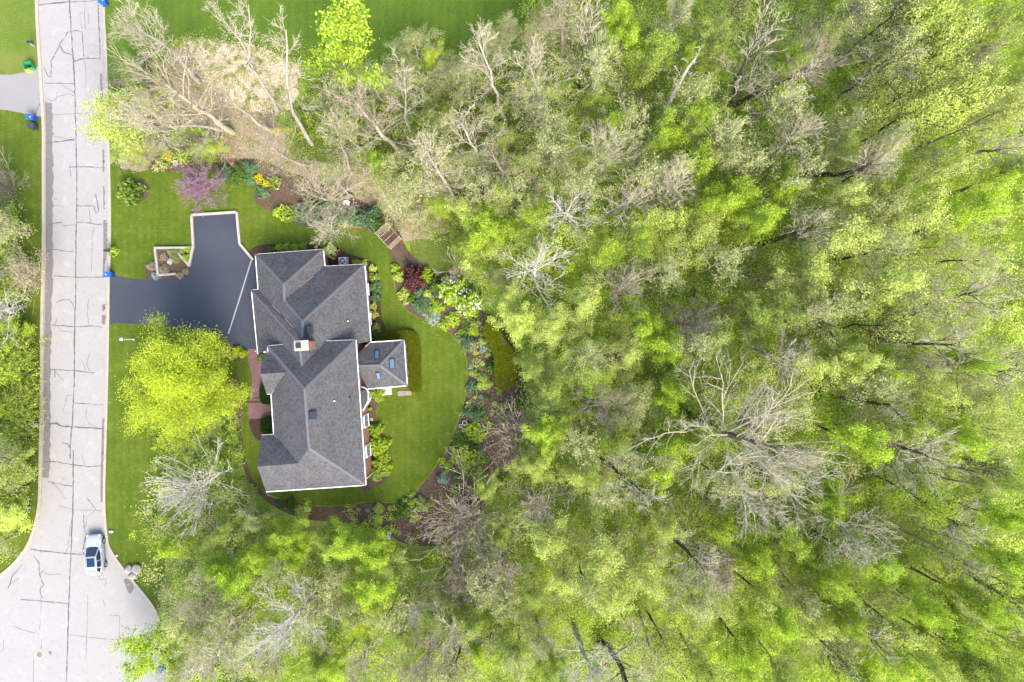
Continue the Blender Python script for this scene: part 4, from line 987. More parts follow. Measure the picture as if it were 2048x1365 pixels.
T((1068, 545), (1072, 528), 95, 15, 'tree', 'white', n=(11, 7, 5, 3), t0=.45, seed=23, r0=.3, desc='bare whitish tree')
T((1215, 430), (1265, 395), 85, 14, 'tree', 'grey', n=(11, 7, 5, 3), seed=24)
T((1225, 590), (1250, 572), 80, 13, 'tree', 'beige', n=(13, 8, 5, 3), seed=25)
T((1195, 330), (1215, 300), 90, 16, 'tree', 'grey', n=(12, 8, 5, 3), seed=26)
T((1322, 258), (1392, 115), 55, 17, 'dead', 'white', n=(9, 4, 3, 2), t0=.38, seed=27, r0=.42, desc='dead whitish tree with a broken top beside the log pile')
T((1440, 222), (1515, 60), 105, 19, 'tree', 'dark', n=(12, 8, 5, 3), t0=.36, seed=28, r0=.42, mids=[(1468, 205, 3), (1476, 160, 7)])
T((1470, 210), (1610, 150), 85, 17, 'tree', 'dark', n=(10, 7, 5, 3), t0=.42, seed=29, r0=.3)
T((1590, 350), (1740, 330), 100, 19, 'tree', 'dark', n=(12, 8, 5, 3), t0=.42, seed=30, r0=.36)
T((1535, 190), (1640, 130), 95, 18, 'tree', 'brown', n=(12, 8, 5, 3), seed=31, r0=.3)
T((1520, 490), (1625, 455), 90, 16, 'tree', 'dark', n=(12, 8, 5, 3), seed=32, r0=.34, t0=.45)
T((1535, 330), (1600, 260), 80, 17, 'tree', 'grey', n=(11, 7, 5, 3), seed=33)
T((1800, 640), (1950, 585), 110, 19, 'tree', 'dark', n=(12, 7, 5, 3), t0=.4, seed=34, r0=.3)
T((1745, 672), (1905, 690), 110, 19, 'tree', 'dark', n=(12, 7, 5, 3), t0=.4, seed=35, r0=.32)
T((1840, 735), (2010, 745), 110, 19, 'tree', 'dark', n=(11, 7, 5, 3), t0=.45, seed=36, r0=.3)
T((1368, 826), (1560, 900), 195, 22, 'tree', 'dark', n=(22, 9, 6, 3), t0=.36, seed=37, r0=.6, pale=True, desc='great pale-branched tree with a thick dark trunk amid the woods', mids=[(1400, 845, 6), (1450, 868, 11)])
T((1430, 950), (1520, 1010), 110, 18, 'tree', 'grey', n=(12, 8, 5, 3), seed=38, r0=.3)
T((1175, 905), (1290, 990), 95, 17, 'tree', 'dark', n=(12, 8, 5, 3), t0=.42, seed=39, r0=.26)
T((1308, 1048), (1400, 1130), 100, 18, 'tree', 'dark', n=(12, 8, 5, 3), t0=.45, seed=40, r0=.36)
T((1150, 793), (1220, 810), 85, 14, 'tree', 'brown', n=(12, 8, 5, 3), seed=41, r0=.24)
T((1690, 836), (1850, 910), 125, 21, 'tree', 'dark', n=(14, 8, 5, 3), t0=.42, seed=42, r0=.42)
T((1640, 786), (1780, 810), 90, 18, 'tree', 'dark', n=(10, 7, 5, 3), seed=43, r0=.3)
T((1800, 976), (1915, 1050), 100, 18, 'tree', 'dark', n=(11, 7, 5, 3), seed=44, r0=.34)
T((1600, 1000), (1700, 1080), 120, 19, 'tree', 'grey', n=(13, 8, 5, 3), seed=45, r0=.26)
T((1625, 1180), (1740, 1270), 100, 18, 'tree', 'dark', n=(11, 7, 5, 3), seed=46, r0=.28)
T((1915, 1135), (2040, 1215), 95, 17, 'tree', 'dark', n=(10, 7, 5, 3), seed=47, r0=.34)
T((1195, 1280), (1260, 1380), 120, 19, 'tree', 'dark', n=(12, 8, 5, 3), seed=48, r0=.42, t0=.35)
T((1150, 1255), (1185, 1340), 95, 17, 'tree', 'white', n=(11, 7, 5, 3), seed=49, desc='bare whitish tree')
T((640, 1185), (575, 1250), 125, 17, 'tree', 'white', n=(15, 9, 6, 3), t0=.3, seed=50, r0=.36, desc='bare whitish tree')
T((500, 1220), (430, 1310), 110, 16, 'tree', 'grey', n=(13, 8, 5, 3), seed=51)
T((1040, 862), (1022, 860), 86, 9, 'vase', 'beige', r0=.14, n=(64, 4, 3, 2), seed=52, t0=.2, desc='beige multi-stemmed bare tree')
T((945, 1040), (925, 1010), 118, 10, 'vase', 'beige', r0=.16, n=(74, 5, 3, 2), seed=53, t0=.2, desc='pinkish multi-stemmed bare tree')
T((448, 945), (377, 985), 112, 10, 'tree', 'white', n=(52, 5, 4, 2), t0=.2, seed=54, r0=.2, el=(0, 74), wob=.06, lens=(1.1, .42, .5, .5), tip=.014, desc='bare tree of fine pale radiating branches')
T((935, 1150), (930, 1175), 90, 11, 'vase', 'beige', r0=.14, n=(54, 5, 3, 2), seed=55, desc='beige multi-stemmed bare tree')
T((30, 615), (15, 615), 75, 10, 'tree', 'white', n=(13, 8, 5, 3), seed=56, desc='bare whitish tree')
T((55, 470), (15, 462), 72, 11, 'tree', 'beige', n=(14, 8, 5, 3), leaves='O', nleaf=2500, lsize=.08, seed=57)
T((58, 545), (66, 552), 56, 8, 'tree', 'beige', n=(11, 7, 5, 3), leaves='T', nleaf=1400, lsize=.08, seed=58, desc='straw-tinted budding tree')
T((40, 915), (15, 930), 70, 9, 'tree', 'grey', n=(13, 8, 5, 3), leaves='M', nleaf=2500, lsize=.09, seed=59)
T((740, 1300), (725, 1325), 75, 13, 'tree', 'beige', n=(12, 8, 5, 3), seed=60)
T((860, 1280), (850, 1320), 85, 14, 'tree', 'brown', n=(12, 8, 5, 3), seed=61)
T((918, 545), (917, 515), 48, 7, 'vase', 'beige', n=(20, 5, 4, 2), seed=62, desc='small beige bare tree')
T((430, 1190), (405, 1215), 75, 11, 'tree', 'beige', n=(13, 8, 5, 3), seed=63)
T((840, 1195), (830, 1215), 55, 10, 'tree', 'white', n=(9, 6, 4, 3), seed=64, desc='bare whitish tree')
T((30, 380), (8, 375), 70, 6, 'vase', 'brown', n=(30, 6, 4, 3), seed=65, desc='brown multi-stemmed bare shrub')
T((1300, 400), (1345, 370), 80, 15, 'tree', 'grey', n=(12, 8, 5, 3), seed=66)
T((1700, 180), (1800, 110), 90, 18, 'tree', 'grey', n=(12, 8, 5, 3), seed=67)
T((1880, 330), (2000, 300), 85, 17, 'tree', 'grey', n=(12, 8, 5, 3), seed=68)
T((1345, 640), (1385, 650), 80, 13, 'tree', 'brown', n=(12, 8, 5, 3), seed=69)
T((1500, 690), (1570, 720), 90, 16, 'tree', 'grey', n=(12, 8, 5, 3), seed=70)
T((1080, 990), (1075, 1010), 70, 12, 'tree', 'beige', n=(12, 8, 5, 3), seed=71)
T((1010, 1120), (1005, 1135), 70, 12, 'tree', 'beige', n=(12, 8, 5, 3), seed=72)
T((900, 1230), (905, 1260), 75, 13, 'tree', 'grey', n=(12, 8, 5, 3), seed=73)
# leafy trees of their own
T((400, 768), (373, 749), 130, 10, 'tree', 'beige', leaves='L', nleaf=80000, lsize=.08, n=(44, 8, 5, 2), t0=.14, seed=80, r0=.24, el=(-4, 82), jit=.42, wob=.10, lens=(.98, .48, .45, .5), desc='round bright yellow-leaved tree with fine twigs on the front lawn')
T((725, 225), (702, 55), 78, 18, 'tree', 'grey', leaves='G', nleaf=4500, lsize=.15, n=(10, 7, 5, 2), t0=.4, seed=81, r0=.26, mids=[(716, 160, 7), (708, 115, 10)], jit=.35)
T((300, 255), (232, 250), 88, 12, 'tree', 'beige', leaves='Y', nleaf=4200, lsize=.10, n=(11, 7, 5, 2), t0=.35, seed=82, jit=.3, pl='reaching over the road above the front lawn')
T((410, 388), (411, 372), 62, 4.6, 'tree', 'brown', leaves='redbud', nleaf=8000, lsize=.05, n=(26, 8, 5, 3), t0=.16, seed=83, r0=.11, desc='mauve-blossomed tree with leafless branches above the driveway', jit=.05, wob=.10, el=(5, 75))
T((340, 1310), (295, 1292), 62, 8, 'tree', 'dark', leaves='G', nleaf=6000, lsize=.09, n=(13, 7, 5, 3), seed=84, desc='feathery green tree with drooping boughs over the turning circle', el=(-5, 40))

# --- leafy crowns that are built once per kind and copied
def variant(kind, i):
    r = random.Random(500+i*13+len(kind)); g = np.random.default_rng(600+i*17+len(kind)); h = 13.0; R = 4.4
    path_ = trunk_path(Vector((0, 0, -.1)), Vector((r.gauss(0, .4), r.gauss(0, .4), h*.74)), r, 7, .03)
    if kind == 'dense': pol = grow(r, path_, R*1.0, .24, (15, 7, 4, 2), .42, (-4, 78), (1.0, .5, .5, .5), .18, .012); N, s, j = 10500, .098, .28
    elif kind == 'airy': pol = grow(r, path_, R, .22, (14, 8, 6, 3), .44, (0, 75), (1.0, .52, .5, .55), .13, .013); N, s, j = 6800, .080, .24
    else: pol = grow(r, path_, R, .20, (15, 9, 6, 3), .44, (2, 75), (1.0, .52, .5, .55), .13, .013); N, s, j = 3000, .07, .22
    V, Q = tubes(pol, {0: 8, 1: 5, 2: 4, 3: 3, 4: 3}); wood = np_mesh('trunk', V, Q, BARK['beige'])
    V, Q = leaf_quads(leaf_points(pol, N, g, j), s, g); crown = np_mesh('crown', V, Q, LEAF['G'])
    return wood, crown
VAR = {k: [variant(k, i) for i in range(n)] for k, n in (('dense', 5), ('airy', 5), ('budding', 4))}
tr = random.Random(99)
def leafy_tree(x, y, Rp, h, tint, kind='dense', bark='grey', desc=None):
    wood, crown = VAR[kind][tr.randrange(len(VAR[kind]))]
    zc = h*.72; Wc = P(x, y, zc); R = Rp*(H-zc)/F
    o = thing('leafy_tree', (Wc.x, Wc.y, 0), rotz=tr.uniform(0, 6.28)); k = R/4.4
    o.scale = (k*tr.uniform(.92, 1.08), k*tr.uniform(.92, 1.08), h/13.0)
    for nm, me, mt in (('trunk', wood, BARK[bark]), ('crown', crown, LEAF[tint])):
        c = link(nm, me, o); c.material_slots[0].link = 'OBJECT'; c.material_slots[0].material = mt
    form = {'dense': 'leafy', 'airy': 'airy', 'budding': 'budding'}[kind]
    reg(o, desc or f'{TINT[tint]} {form} tree', place(x, y), 'tree', 'trees of the plot and woods', (x, y))
    return o
def conifer(x, y, Rp, h, tint, desc):
    g = np.random.default_rng(int(x+y)); r = random.Random(int(x*y)); zc = h*.6; W = P(x, y, zc); R = Rp*(H-zc)/F
    o = thing('evergreen_tree', (W.x, W.y, 0)); pol = [(0, [Vector((0, 0, -.1)), Vector((0, 0, h*.5)), Vector((0, 0, h))], .05*R+.06, .03)]
    for i in range(70):
        t = (i+.5)/70; z = h*(.10+.88*t); a = i*2.4; L = R*(1-t)**.75*r.uniform(.8, 1.1)+.15
        pts, _ = walk(Vector((0, 0, z)), Vector((math.cos(a), math.sin(a), .15)), L, 4, r, .08, -.02); pol.append((3, pts, .03, .01))
        for k in range(6):
            p, d = along(pts, .3+.11*k); s = 1 if k % 2 else -1; q, _ = walk(p, d*.7+Vector((-d.y, d.x, 0))*s*.7, L*.35, 2, r, .1, -.02); pol.append((4, q, .015, .008))
    V, Q = tubes(pol); link('trunk', np_mesh('trunk', V, Q, BARK['brown']), o)
    V, Q = leaf_quads(leaf_points(pol, int(2600*R), g, .10), .10, g, .5, .4); link('crown', np_mesh('crown', V, Q, LEAF[tint]), o)
    reg(o, desc, place(x, y), 'tree', 'evergreens', (x, y))
conifer(352, 1088, 48, 8, 'G', 'fresh green feathery evergreen')
conifer(-2, 742, 68, 5.5, 'G', 'fresh green evergreen'); conifer(4, 812, 66, 5.5, 'G', 'fresh green evergreen'); conifer(-14, 862, 74, 6, 'M', 'mid-green evergreen'); conifer(4, 695, 58, 5, 'G', 'fresh green evergreen')

LT = """1850 110 95 18 Y a|1900 200 85 18 Y a|1820 230 80 17 Y a|1985 225 62 18 Y a|1840 30 85 18 Y a|1770 130 70 17 O a|1780 40 70 17 O b|1940 120 55 16 O b|2020 60 60 16 G a|2040 160 50 17 M a
1560 385 52 12 G d|1545 345 45 11 M d|1585 140 48 12 G d|1640 85 55 13 M a|1700 40 60 15 O b|1252 75 52 10 G d|1315 95 60 11 M d|1240 30 50 10 G d|1205 125 40 10 M a|1235 255 55 9 G d|1330 270 60 10 G d|1420 235 62 12 G a|1480 385 60 12 G d|1378 118 26 9 G d|1430 110 50 11 M a|1370 30 60 12 O b|1420 60 55 12 M a|1470 20 55 13 O b
1395 320 65 11 G a|1450 310 55 12 O a|1330 350 60 10 O b|1290 310 55 9 M a|1190 200 45 9 M d|1150 60 40 8 G a|1080 60 55 12 O b|1020 60 45 10 O b
980 455 62 9 G d|995 400 45 8 G a|935 440 50 8 Y a|1050 450 55 8 G a|1085 500 45 8 Y a|1200 490 60 10 G a|1280 465 62 10 G a|1395 475 72 12 Y a|1425 405 62 12 G d|1340 440 58 11 Y a|1525 430 52 13 G d|1590 545 85 15 Y a|1690 480 95 16 Y a|1780 565 100 17 Y a|1850 445 80 17 Y a|1650 640 85 15 O a|1555 620 75 13 M a|1770 655 70 16 Y b|1945 435 60 16 G d|2005 350 52 16 G d|1755 400 65 16 O a|1690 400 60 15 Y a|1660 300 60 14 M a|1760 300 70 16 O a|1900 340 65 17 Y a
1048 640 62 9 Y d|1105 660 55 9 Y a|1165 620 62 10 Y a|1020 590 40 8 Y a|1290 645 55 10 G d|1345 690 58 10 G d|1255 715 55 10 Y a|1175 745 70 10 G a|1105 775 66 9 M a|1065 740 45 8 M a|1095 860 58 9 G d|1130 850 52 9 G a|1185 945 62 10 Y d|1065 940 52 9 Y d|1340 785 52 10 G d|1410 690 60 11 Y a|1480 735 82 13 Y a|1500 650 70 12 M a|1410 870 70 11 G d|1345 900 60 11 G d|1315 950 50 10 G d|1580 800 65 14 Y a|1630 735 70 14 Y a|1705 710 62 15 Y d|1755 755 52 15 G d|1935 720 42 17 G d|1860 780 55 16 Y a|1720 875 70 15 G d|1800 865 55 15 Y d|1640 990 62 13 G d|1855 985 60 16 G a|1905 880 58 16 G d|2000 850 62 17 Y a|1985 1030 52 17 G d|1960 930 55 16 O b|1560 960 55 12 Y a|1445 800 55 11 Y a|1240 870 55 9 G a|1270 800 60 10 O a
1200 1110 90 14 Y a|1285 1140 80 14 Y a|1225 1185 80 14 Y a|1135 1140 60 12 Y a|1100 1080 62 11 Y a|1320 1070 60 13 Y a|1385 1205 75 13 O a|1435 1140 60 14 T b|1330 1300 66 14 Y a|1485 1295 72 14 G d|1560 1250 58 14 G d|1625 1225 58 14 Y d|1660 1165 52 15 G d|1745 1130 58 15 G d|1695 1100 52 14 M a|1790 1230 80 16 Y a|1850 1215 52 16 G d|1900 1265 62 16 G d|1955 1215 52 17 G d|1995 1125 58 17 G d|2035 1180 50 17 M a|1775 1310 60 16 G d|1850 1335 62 16 Y d|1930 1330 62 17 M d|1560 1340 58 14 M a|1665 1310 62 15 O b|1995 965 42 17 G a|2020 1280 60 17 G a|1430 1060 60 12 G a|1510 1130 60 13 G d|1580 1080 58 13 G a|1520 1200 58 13 Y a|1400 1330 58 13 M a|1690 1240 45 15 G d|1720 1350 60 15 G d|1990 1350 60 17 G d
575 1068 52 8 G d|590 1110 46 7 G d|690 1088 60 9 G d|748 1098 62 9 G d|790 1130 52 8 Y a|745 1180 60 10 G d|720 1245 45 9 L d|655 1080 40 7 M d|430 1125 54 8 G d|485 1165 64 9 G d|530 1120 50 8 G d|450 1065 48 7 M a|510 1040 40 6 O a|870 1230 60 9 M a|945 1255 52 9 M d|955 1310 45 9 G d|1030 1310 62 10 M d|900 1335 58 10 O b|630 1330 52 9 M d|380 1265 58 8 M a|370 1350 55 7 O b|550 1320 48 9 O b|480 1265 55 9 O b|1010 1220 60 9 O a|1065 1190 52 9 M a|1075 1290 55 10 O b|1000 1060 45 8 M d|800 1265 48 9 M a|680 1340 45 10 G d|820 1340 55 10 O b|1100 1340 50 10 M d|980 980 40 8 M d
-8 560 58 5 M d|28 548 42 3.5 G d|-12 470 48 5 M d|-8 425 40 4 D d|-8 950 62 6 M d|14 1030 58 5 Y d|-18 1090 60 6 O b|22 985 46 4 O b|-15 1000 55 6 M d|20 905 48 4 Y d|24 655 40 3.5 G d
270 150 40 6 M a|290 195 34 5 Y a|420 298 34 3.5 Y d|395 300 26 3 Y a|310 290 40 4 O b|270 300 36 4 Y a|830 85 62 7 O a|868 115 36 6 L a|890 150 55 6 O b|760 335 36 6 G d|800 380 40 6 G b|880 250 60 7 Y b|940 150 60 8 O b|990 90 62 10 O b|930 330 58 7 Y b|1010 290 55 7 G b|1060 330 50 8 Y b|1120 330 60 9 O b|1090 200 60 9 Y b|1140 290 45 8 G a|750 250 48 4 O b|660 215 40 4 O b|880 400 40 5 G a|850 445 34 4 O b|1000 500 45 7 Y a|945 500 40 6 M d|985 550 35 5 O a"""
KD = {'d': 'dense', 'a': 'airy', 'b': 'budding'}
for s in LT.replace('\n', '|').split('|'):
    x, y, R_, h, tn, k = s.split(); leafy_tree(float(x), float(y), float(R_), float(h), tn, KD[k], tr.choice(['grey', 'beige', 'beige', 'brown'] if float(x) < 1300 else ['dark', 'brown', 'grey', 'dark']))
def bare_variant(i):
    r = random.Random(800+i); pol = grow(r, trunk_path(Vector((0, 0, -.1)), Vector((r.gauss(0, .5), r.gauss(0, .5), 9.8)), r, 7, .03), 4.6, .20, (12, 7, 3, 2), .40, (5, 74), (.95, .58, .56, .6), .10, .0115)
    V, Q = tubes([p for p in pol if p[0] <= 1], {0: 8, 1: 5}); w = np_mesh('trunk', V, Q, BARK['beige'], smooth=True)
    V, Q = tubes([p for p in pol if p[0] >= 2]); g = np.random.default_rng(70+i); LV, LQ = leaf_quads(leaf_points(pol, 1300, g, .2), .09, g); return w, np_mesh('crown', np.concatenate([V, LV]), np.concatenate([Q, LQ+len(V)]), midx=[0]*len(Q)+[1]*len(LQ), mats=[BARK['twig'], LEAF['O']])
BV = [bare_variant(i) for i in range(6)]; placed = []
while len(placed) < 84:
    x, y = tr.uniform(960, 2040), tr.uniform(10, 1350)
    if len(placed) >= 72: x, y = tr.uniform(320, 1000), tr.uniform(1120, 1350)
    elif len(placed) >= 56: x, y = tr.uniform(640, 1180), tr.uniform(120, 400)
    if x < 1110 and 400 < y < 1100 or y < 140 and x < 1080 or any(math.hypot(x-a, y-b) < 66 for a, b in placed): continue
    placed.append((x, y)); h = tr.uniform(11, 17) if x > 1000 else tr.uniform(8, 12); zc = h*.72; W = P(x, y, zc); k = tr.uniform(58, 88)*(H-zc)/F/4.4
    o = thing('bare_tree', (W.x, W.y, 0), rotz=tr.uniform(0, 6.28)); o.scale = (k, k, h/13.0); bk = tr.choice(['grey', 'beige', 'beige', 'dark'])
    for me, nm, mt in ((BV[len(placed) % 6][0], 'trunk', bk), (BV[len(placed) % 6][1], 'crown', tr.choice(['twig', 'beige', 'beige']))):
        c = link(nm, me, o); c.material_slots[0].link = 'OBJECT'; c.material_slots[0].material = BARK[mt]
    reg(o, 'wispy bare tree', place(x, y), 'tree', 'trees of the plot and woods', (x, y))
# white-flowering trees in the woods
for x, y, Rp, h in ((1095, 1048, 34, 7), (1412, 100, 22, 8)):
    o = leafy_tree(x, y, Rp, h, 'O', 'budding', 'grey', 'white-flowering small tree'); g = np.random.default_rng(int(x)); W = P(x, y, h*.8)
    c = g.normal(size=(420, 3))*np.array([2.6, 2.6, 1.6])/o.scale.x*Rp/60+np.array([0, 0, 10.2]); V, Q = leaf_quads(c, .13, g); link('blossom', np_mesh('blossom', V, Q, M['flower']), o)

# ------------------------------------------------------------------ shrubs, hedges and bedding
def shrub_mesh(i, N, size, lump=.25, up=.5, asp=.62, low=False):
    g = np.random.default_rng(900+i); u = g.normal(size=(N, 3)); u[:, 2] = np.abs(u[:, 2]); u /= np.linalg.norm(u, axis=1, keepdims=True)
    ph = g.uniform(0, 6, 6); a = np.arctan2(u[:, 1], u[:, 0])
    rad = 1+lump*(.5*np.sin(3*a+ph[0])+.35*np.sin(5*a+ph[1]+3*u[:, 2])+.3*np.sin(9*a+ph[2]+5*u[:, 2]))
    c = u*(rad*g.uniform(.62, 1.0, N)**.6)[:, None]; V, Q = leaf_quads(c, size, g, up, asp)
    return np_mesh('shrub', V, Q, LEAF['G'])
SH = {'leaf': [shrub_mesh(i, 700, .17) for i in range(4)], 'big': [shrub_mesh(10+i, 2600, .085, .35) for i in range(3)],
      'grass': [shrub_mesh(20+i, 600, .34, .3, .1, .14) for i in range(2)], 'airy': [shrub_mesh(30+i, 240, .16, .4) for i in range(2)], 'spiky': [shrub_mesh(40+i, 420, .26, .3, .3, .22) for i in range(2)]}
def shrub(x, y, Rp, tint, h, pl, kind='leaf', desc=None, name='shrub', sq=1.0, grp='garden shrubs'):
    W = P(x, y, h*.5); R = Rp*(H-h*.5)/F; me = SH[kind][tr.randrange(len(SH[kind]))]
    o = link(name, me); o.location = (W.x, W.y, .02); o.rotation_euler.z = tr.uniform(0, 6.28) if sq == 1 else 0; o.scale = (R, R*sq, h)
    o.material_slots[0].link = 'OBJECT'; o.material_slots[0].material = LEAF.get(tint) or M[tint]
    ds = desc or {'leaf': f'{TINT[tint]} rounded shrub', 'big': f'{TINT[tint]} large shrub', 'grass': f'{TINT[tint]} grassy clump', 'airy': f'{TINT[tint]} sparse plant', 'spiky': f'{TINT[tint]} spiky plant'}[kind]
    reg(o, ds, pl, 'shrub', grp, (x, y)); return o
EB, EL_, NW, WW, NB, SB, FB = ('in the east bed, upper part', 'in the east bed, lower part', 'along the east wall of the house', 'against the lower east wall', 'in the bed behind the garage', 'in the bed below the house', 'in the front bed')
for a in [(790, 536, 9, 'G', .6, EB), (797, 553, 11, 'Y', .7, EB), (852, 552, 16, 'G', 1.2, EB, 'big'), (870, 570, 15, 'D', 1.2, EB, 'big'), (808, 589, 13, 'Y', .7, EB), (811, 605, 6, 'Y', .4, EB), (823, 597, 10, 'D', .6, EB), (843, 611, 16, 'B', .8, EB, 'grass'),
          (854, 588, 8, 'Y', .5, EB), (874, 614, 14, 'G', .7, EB, 'big'), (836, 586, 10, 'B', .6, EB), (867, 636, 13, 'S', .5, EB, 'spiky'), (850, 626, 7, 'S', .4, EB, 'spiky'), (907, 638, 15, 'G', .6, EB, 'airy'), (890, 650, 12, 'G', .5, EB, 'airy'), (946, 662, 11, 'G', .7, EB), (947, 648, 9, 'M', .6, EB),
          (934, 684, 15, 'B', .9, EB, 'big'), (922, 668, 10, 'M', .5, EB, 'airy'), (964, 684, 9, 'Y', .6, EB), (967, 697, 9, 'S', .4, EB, 'airy'), (951, 705, 6, 'Y', .4, EL_), (975, 710, 5, 'Y', .4, EL_), (981, 733, 10, 'D', .9, EL_), (943, 734, 6, 'S', .3, EL_, 'airy'), (968, 766, 15, 'Y', .8, EL_, 'big'), (944, 774, 12, 'B', .7, EL_),
          (958, 753, 8, 'M', .4, EL_, 'airy'), (962, 794, 5, 'S', .4, EL_, 'airy'), (950, 794, 4, 'Y', .3, EL_), (940, 803, 4, 'Y', .3, EL_), (938, 824, 12, 'B', 1.0, EL_, 'big'), (956, 830, 14, 'B', 1.0, EL_, 'big'), (948, 866, 22, 'G', .9, EL_, 'airy'), (960, 868, 16, 'Y', .8, EL_, 'airy'), (924, 903, 22, 'Y', .8, EL_, 'airy'), (938, 915, 18, 'L', .8, EL_, 'airy'), (918, 890, 16, 'D', .9, EL_, 'airy'), (928, 880, 13, 'D', .9, EL_, 'big'), (944, 893, 11, 'D', .9, EL_),
          (896, 931, 7, 'G', .4, EL_), (887, 958, 11, 'S', .6, EL_), (880, 955, 7, 'B', .5, EL_), (890, 705, 1, 'G', .1, EL_) if 0 else (930, 935, 12, 'Y', .6, EL_, 'airy'),
          (757, 1018, 10, 'Y', .7, SB), (779, 1016, 5, 'Y', .4, SB, 'airy'), (735, 1021, 4, 'S', .3, SB, 'airy'), (717, 1020, 4, 'S', .3, SB, 'airy'), (822, 1008, 9, 'G', .6, SB), (808, 1019, 15, 'D', .9, SB, 'big'), (843, 1010, 16, 'O', .9, SB, 'big'), (830, 1035, 12, 'O', .8, SB, 'airy'), (580, 1008, 12, 'D', .6, SB, 'grass'), (560, 1010, 9, 'B', .5, SB, 'grass'), (617, 1018, 6, 'S', .3, SB, 'airy'), (795, 1030, 9, 'D', .6, SB),
          (745, 537, 8, 'Y', .5, NW), (748, 555, 10, 'M', .7, NW), (750, 574, 12, 'B', .8, NW), (751, 594, 10, 'B', .8, NW), (747, 613, 7, 'Y', .5, NW, 'airy'), (748, 630, 8, 'Y', .5, NW, 'airy'), (752, 656, 10, 'M', .8, NW), (749, 668, 10, 'D', .8, NW), (756, 789, 14, 'G', 1.0, 'beside the white doorstep', 'big'),
          (740, 818, 4, 'G', .4, WW), (751, 861, 15, 'G', .9, WW, 'big'), (757, 893, 21, 'G', 1.0, WW, 'big'), (764, 925, 20, 'G', 1.0, WW, 'big'), (750, 945, 17, 'M', .9, WW, 'big'), (769, 943, 12, 'M', .8, WW),
          (545, 503, 10, 'D', .9, 'against the north garage wall'), (558, 498, 10, 'G', .9, 'against the north garage wall'), (572, 496, 10, 'M', .9, 'against the north garage wall'), (592, 497, 10, 'G', .9, 'against the north garage wall'), (605, 495, 9, 'M', .8, 'against the north garage wall'), (658, 503, 15, 'Y', .7, 'beside the air conditioner', 'airy'), (713, 527, 9, 'L', .5, 'beside the air conditioner', 'airy'), (728, 527, 7, 'Y', .5, 'beside the air conditioner', 'airy'),
          (475, 701, 9, 'L', .7, FB), (485, 707, 9, 'L', .7, FB), (471, 708, 7, 'G', .5, FB), (462, 715, 6, 'Y', .4, FB), (523, 717, 8, 'M', .7, 'at the upper end of the brick path'),
          (373, 516, 8, 'G', .5, 'in the timber planter'), (376, 499, 7, 'G', .4, 'in the timber planter'), (364, 503, 5, 'Y', .3, 'in the timber planter', 'airy'), (311, 552, 8, 'S', .4, 'in the timber planter', 'spiky'), (328, 540, 10, 'T', .5, 'in the timber planter', 'grass'), (304, 533, 9, 'T', .4, 'in the timber planter', 'grass'), (348, 507, 11, 'O', .5, 'in the timber planter', 'grass'), (352, 518, 8, 'O', .5, 'in the timber planter', 'grass'), (360, 551, 7, 'T', .4, 'in the timber planter', 'grass'), (371, 543, 6, 'T', .4, 'in the timber planter', 'grass'), (327, 515, 8, 'mulch' if 0 else 'T', .3, 'in the timber planter', 'airy'),
          (262, 385, 24, 'D', 1.7, 'on the front lawn', 'airy'), (255, 380, 20, 'M', 1.5, 'on the front lawn', 'airy'), (225, 503, 11, 'G', .8, 'round the mailbox by the driveway', 'airy'),
          (482, 345, 18, 'D', .9, NB, 'big'), (498, 338, 16, 'B', .8, NB, 'big'), (450, 345, 14, 'B', .7, NB, 'big'), (470, 360, 12, 'D', .7, NB, 'airy'), (500, 360, 12, 'B', .6, NB), (525, 385, 14, 'B', .7, NB, 'airy'), (548, 365, 14, 'M', .7, NB, 'airy'), (560, 425, 14, 'G', .8, NB, 'airy'), (580, 430, 16, 'M', .8, NB, 'airy'), (608, 425, 20, 'B', 1.0, NB, 'big'), (640, 422, 24, 'B', 1.1, NB, 'big'), (672, 428, 22, 'B', 1.0, NB, 'big'), (704, 434, 20, 'B', 1.2, NB, 'big'), (738, 436, 25, 'B', 1.6, NB, 'big'), (752, 446, 14, 'D', 1.3, NB, 'big'), (620, 400, 16, 'D', .8, NB, 'airy'), (690, 446, 9, 'G', .5, NB),
          (320, 330, 14, 'O', .8, NB, 'airy'), (370, 312, 16, 'Y', 1.2, NB, 'airy')]: shrub(*a)
for a in [(334, 313, 11, 'daff', .5, 'above the front lawn pot'), (515, 358, 10, 'daff', .4, NB), (532, 368, 8, 'daff', .4, NB), (552, 262, 8, 'daff', .5, 'beside a bare trunk'), (571, 258, 6, 'daff', .5, 'beside a bare trunk')]: shrub(*a, kind='airy', desc='clump of yellow flowers', name='yellow_flowers', grp='clumps of yellow flowers')
shrub(827, 556, 21, 'redleaf', 1.9, 'in the east bed beside the lawn', 'big', 'maroon feathery small tree', sq=1.25)
# viburnum with white flower heads: two lobes
for x, y, Rp in ((903, 580, 27), (936, 604, 26)):
    o = shrub(x, y, Rp, 'G', 2.2, 'at the wood edge of the east bed', 'big', 'large white-flowered shrub', 'flowering_shrub'); g = np.random.default_rng(int(x)); u = g.normal(size=(62, 3)); u[:, 2] = np.abs(u[:, 2]); u /= np.linalg.norm(u, axis=1, keepdims=True)
    c = np.repeat(u*1.04, 6, 0)+g.normal(scale=.045, size=(372, 3)); V, Q = leaf_quads(c, .055, g, 1.5); link('blossom', np_mesh('blossom', V, Q, M['flower']), o)

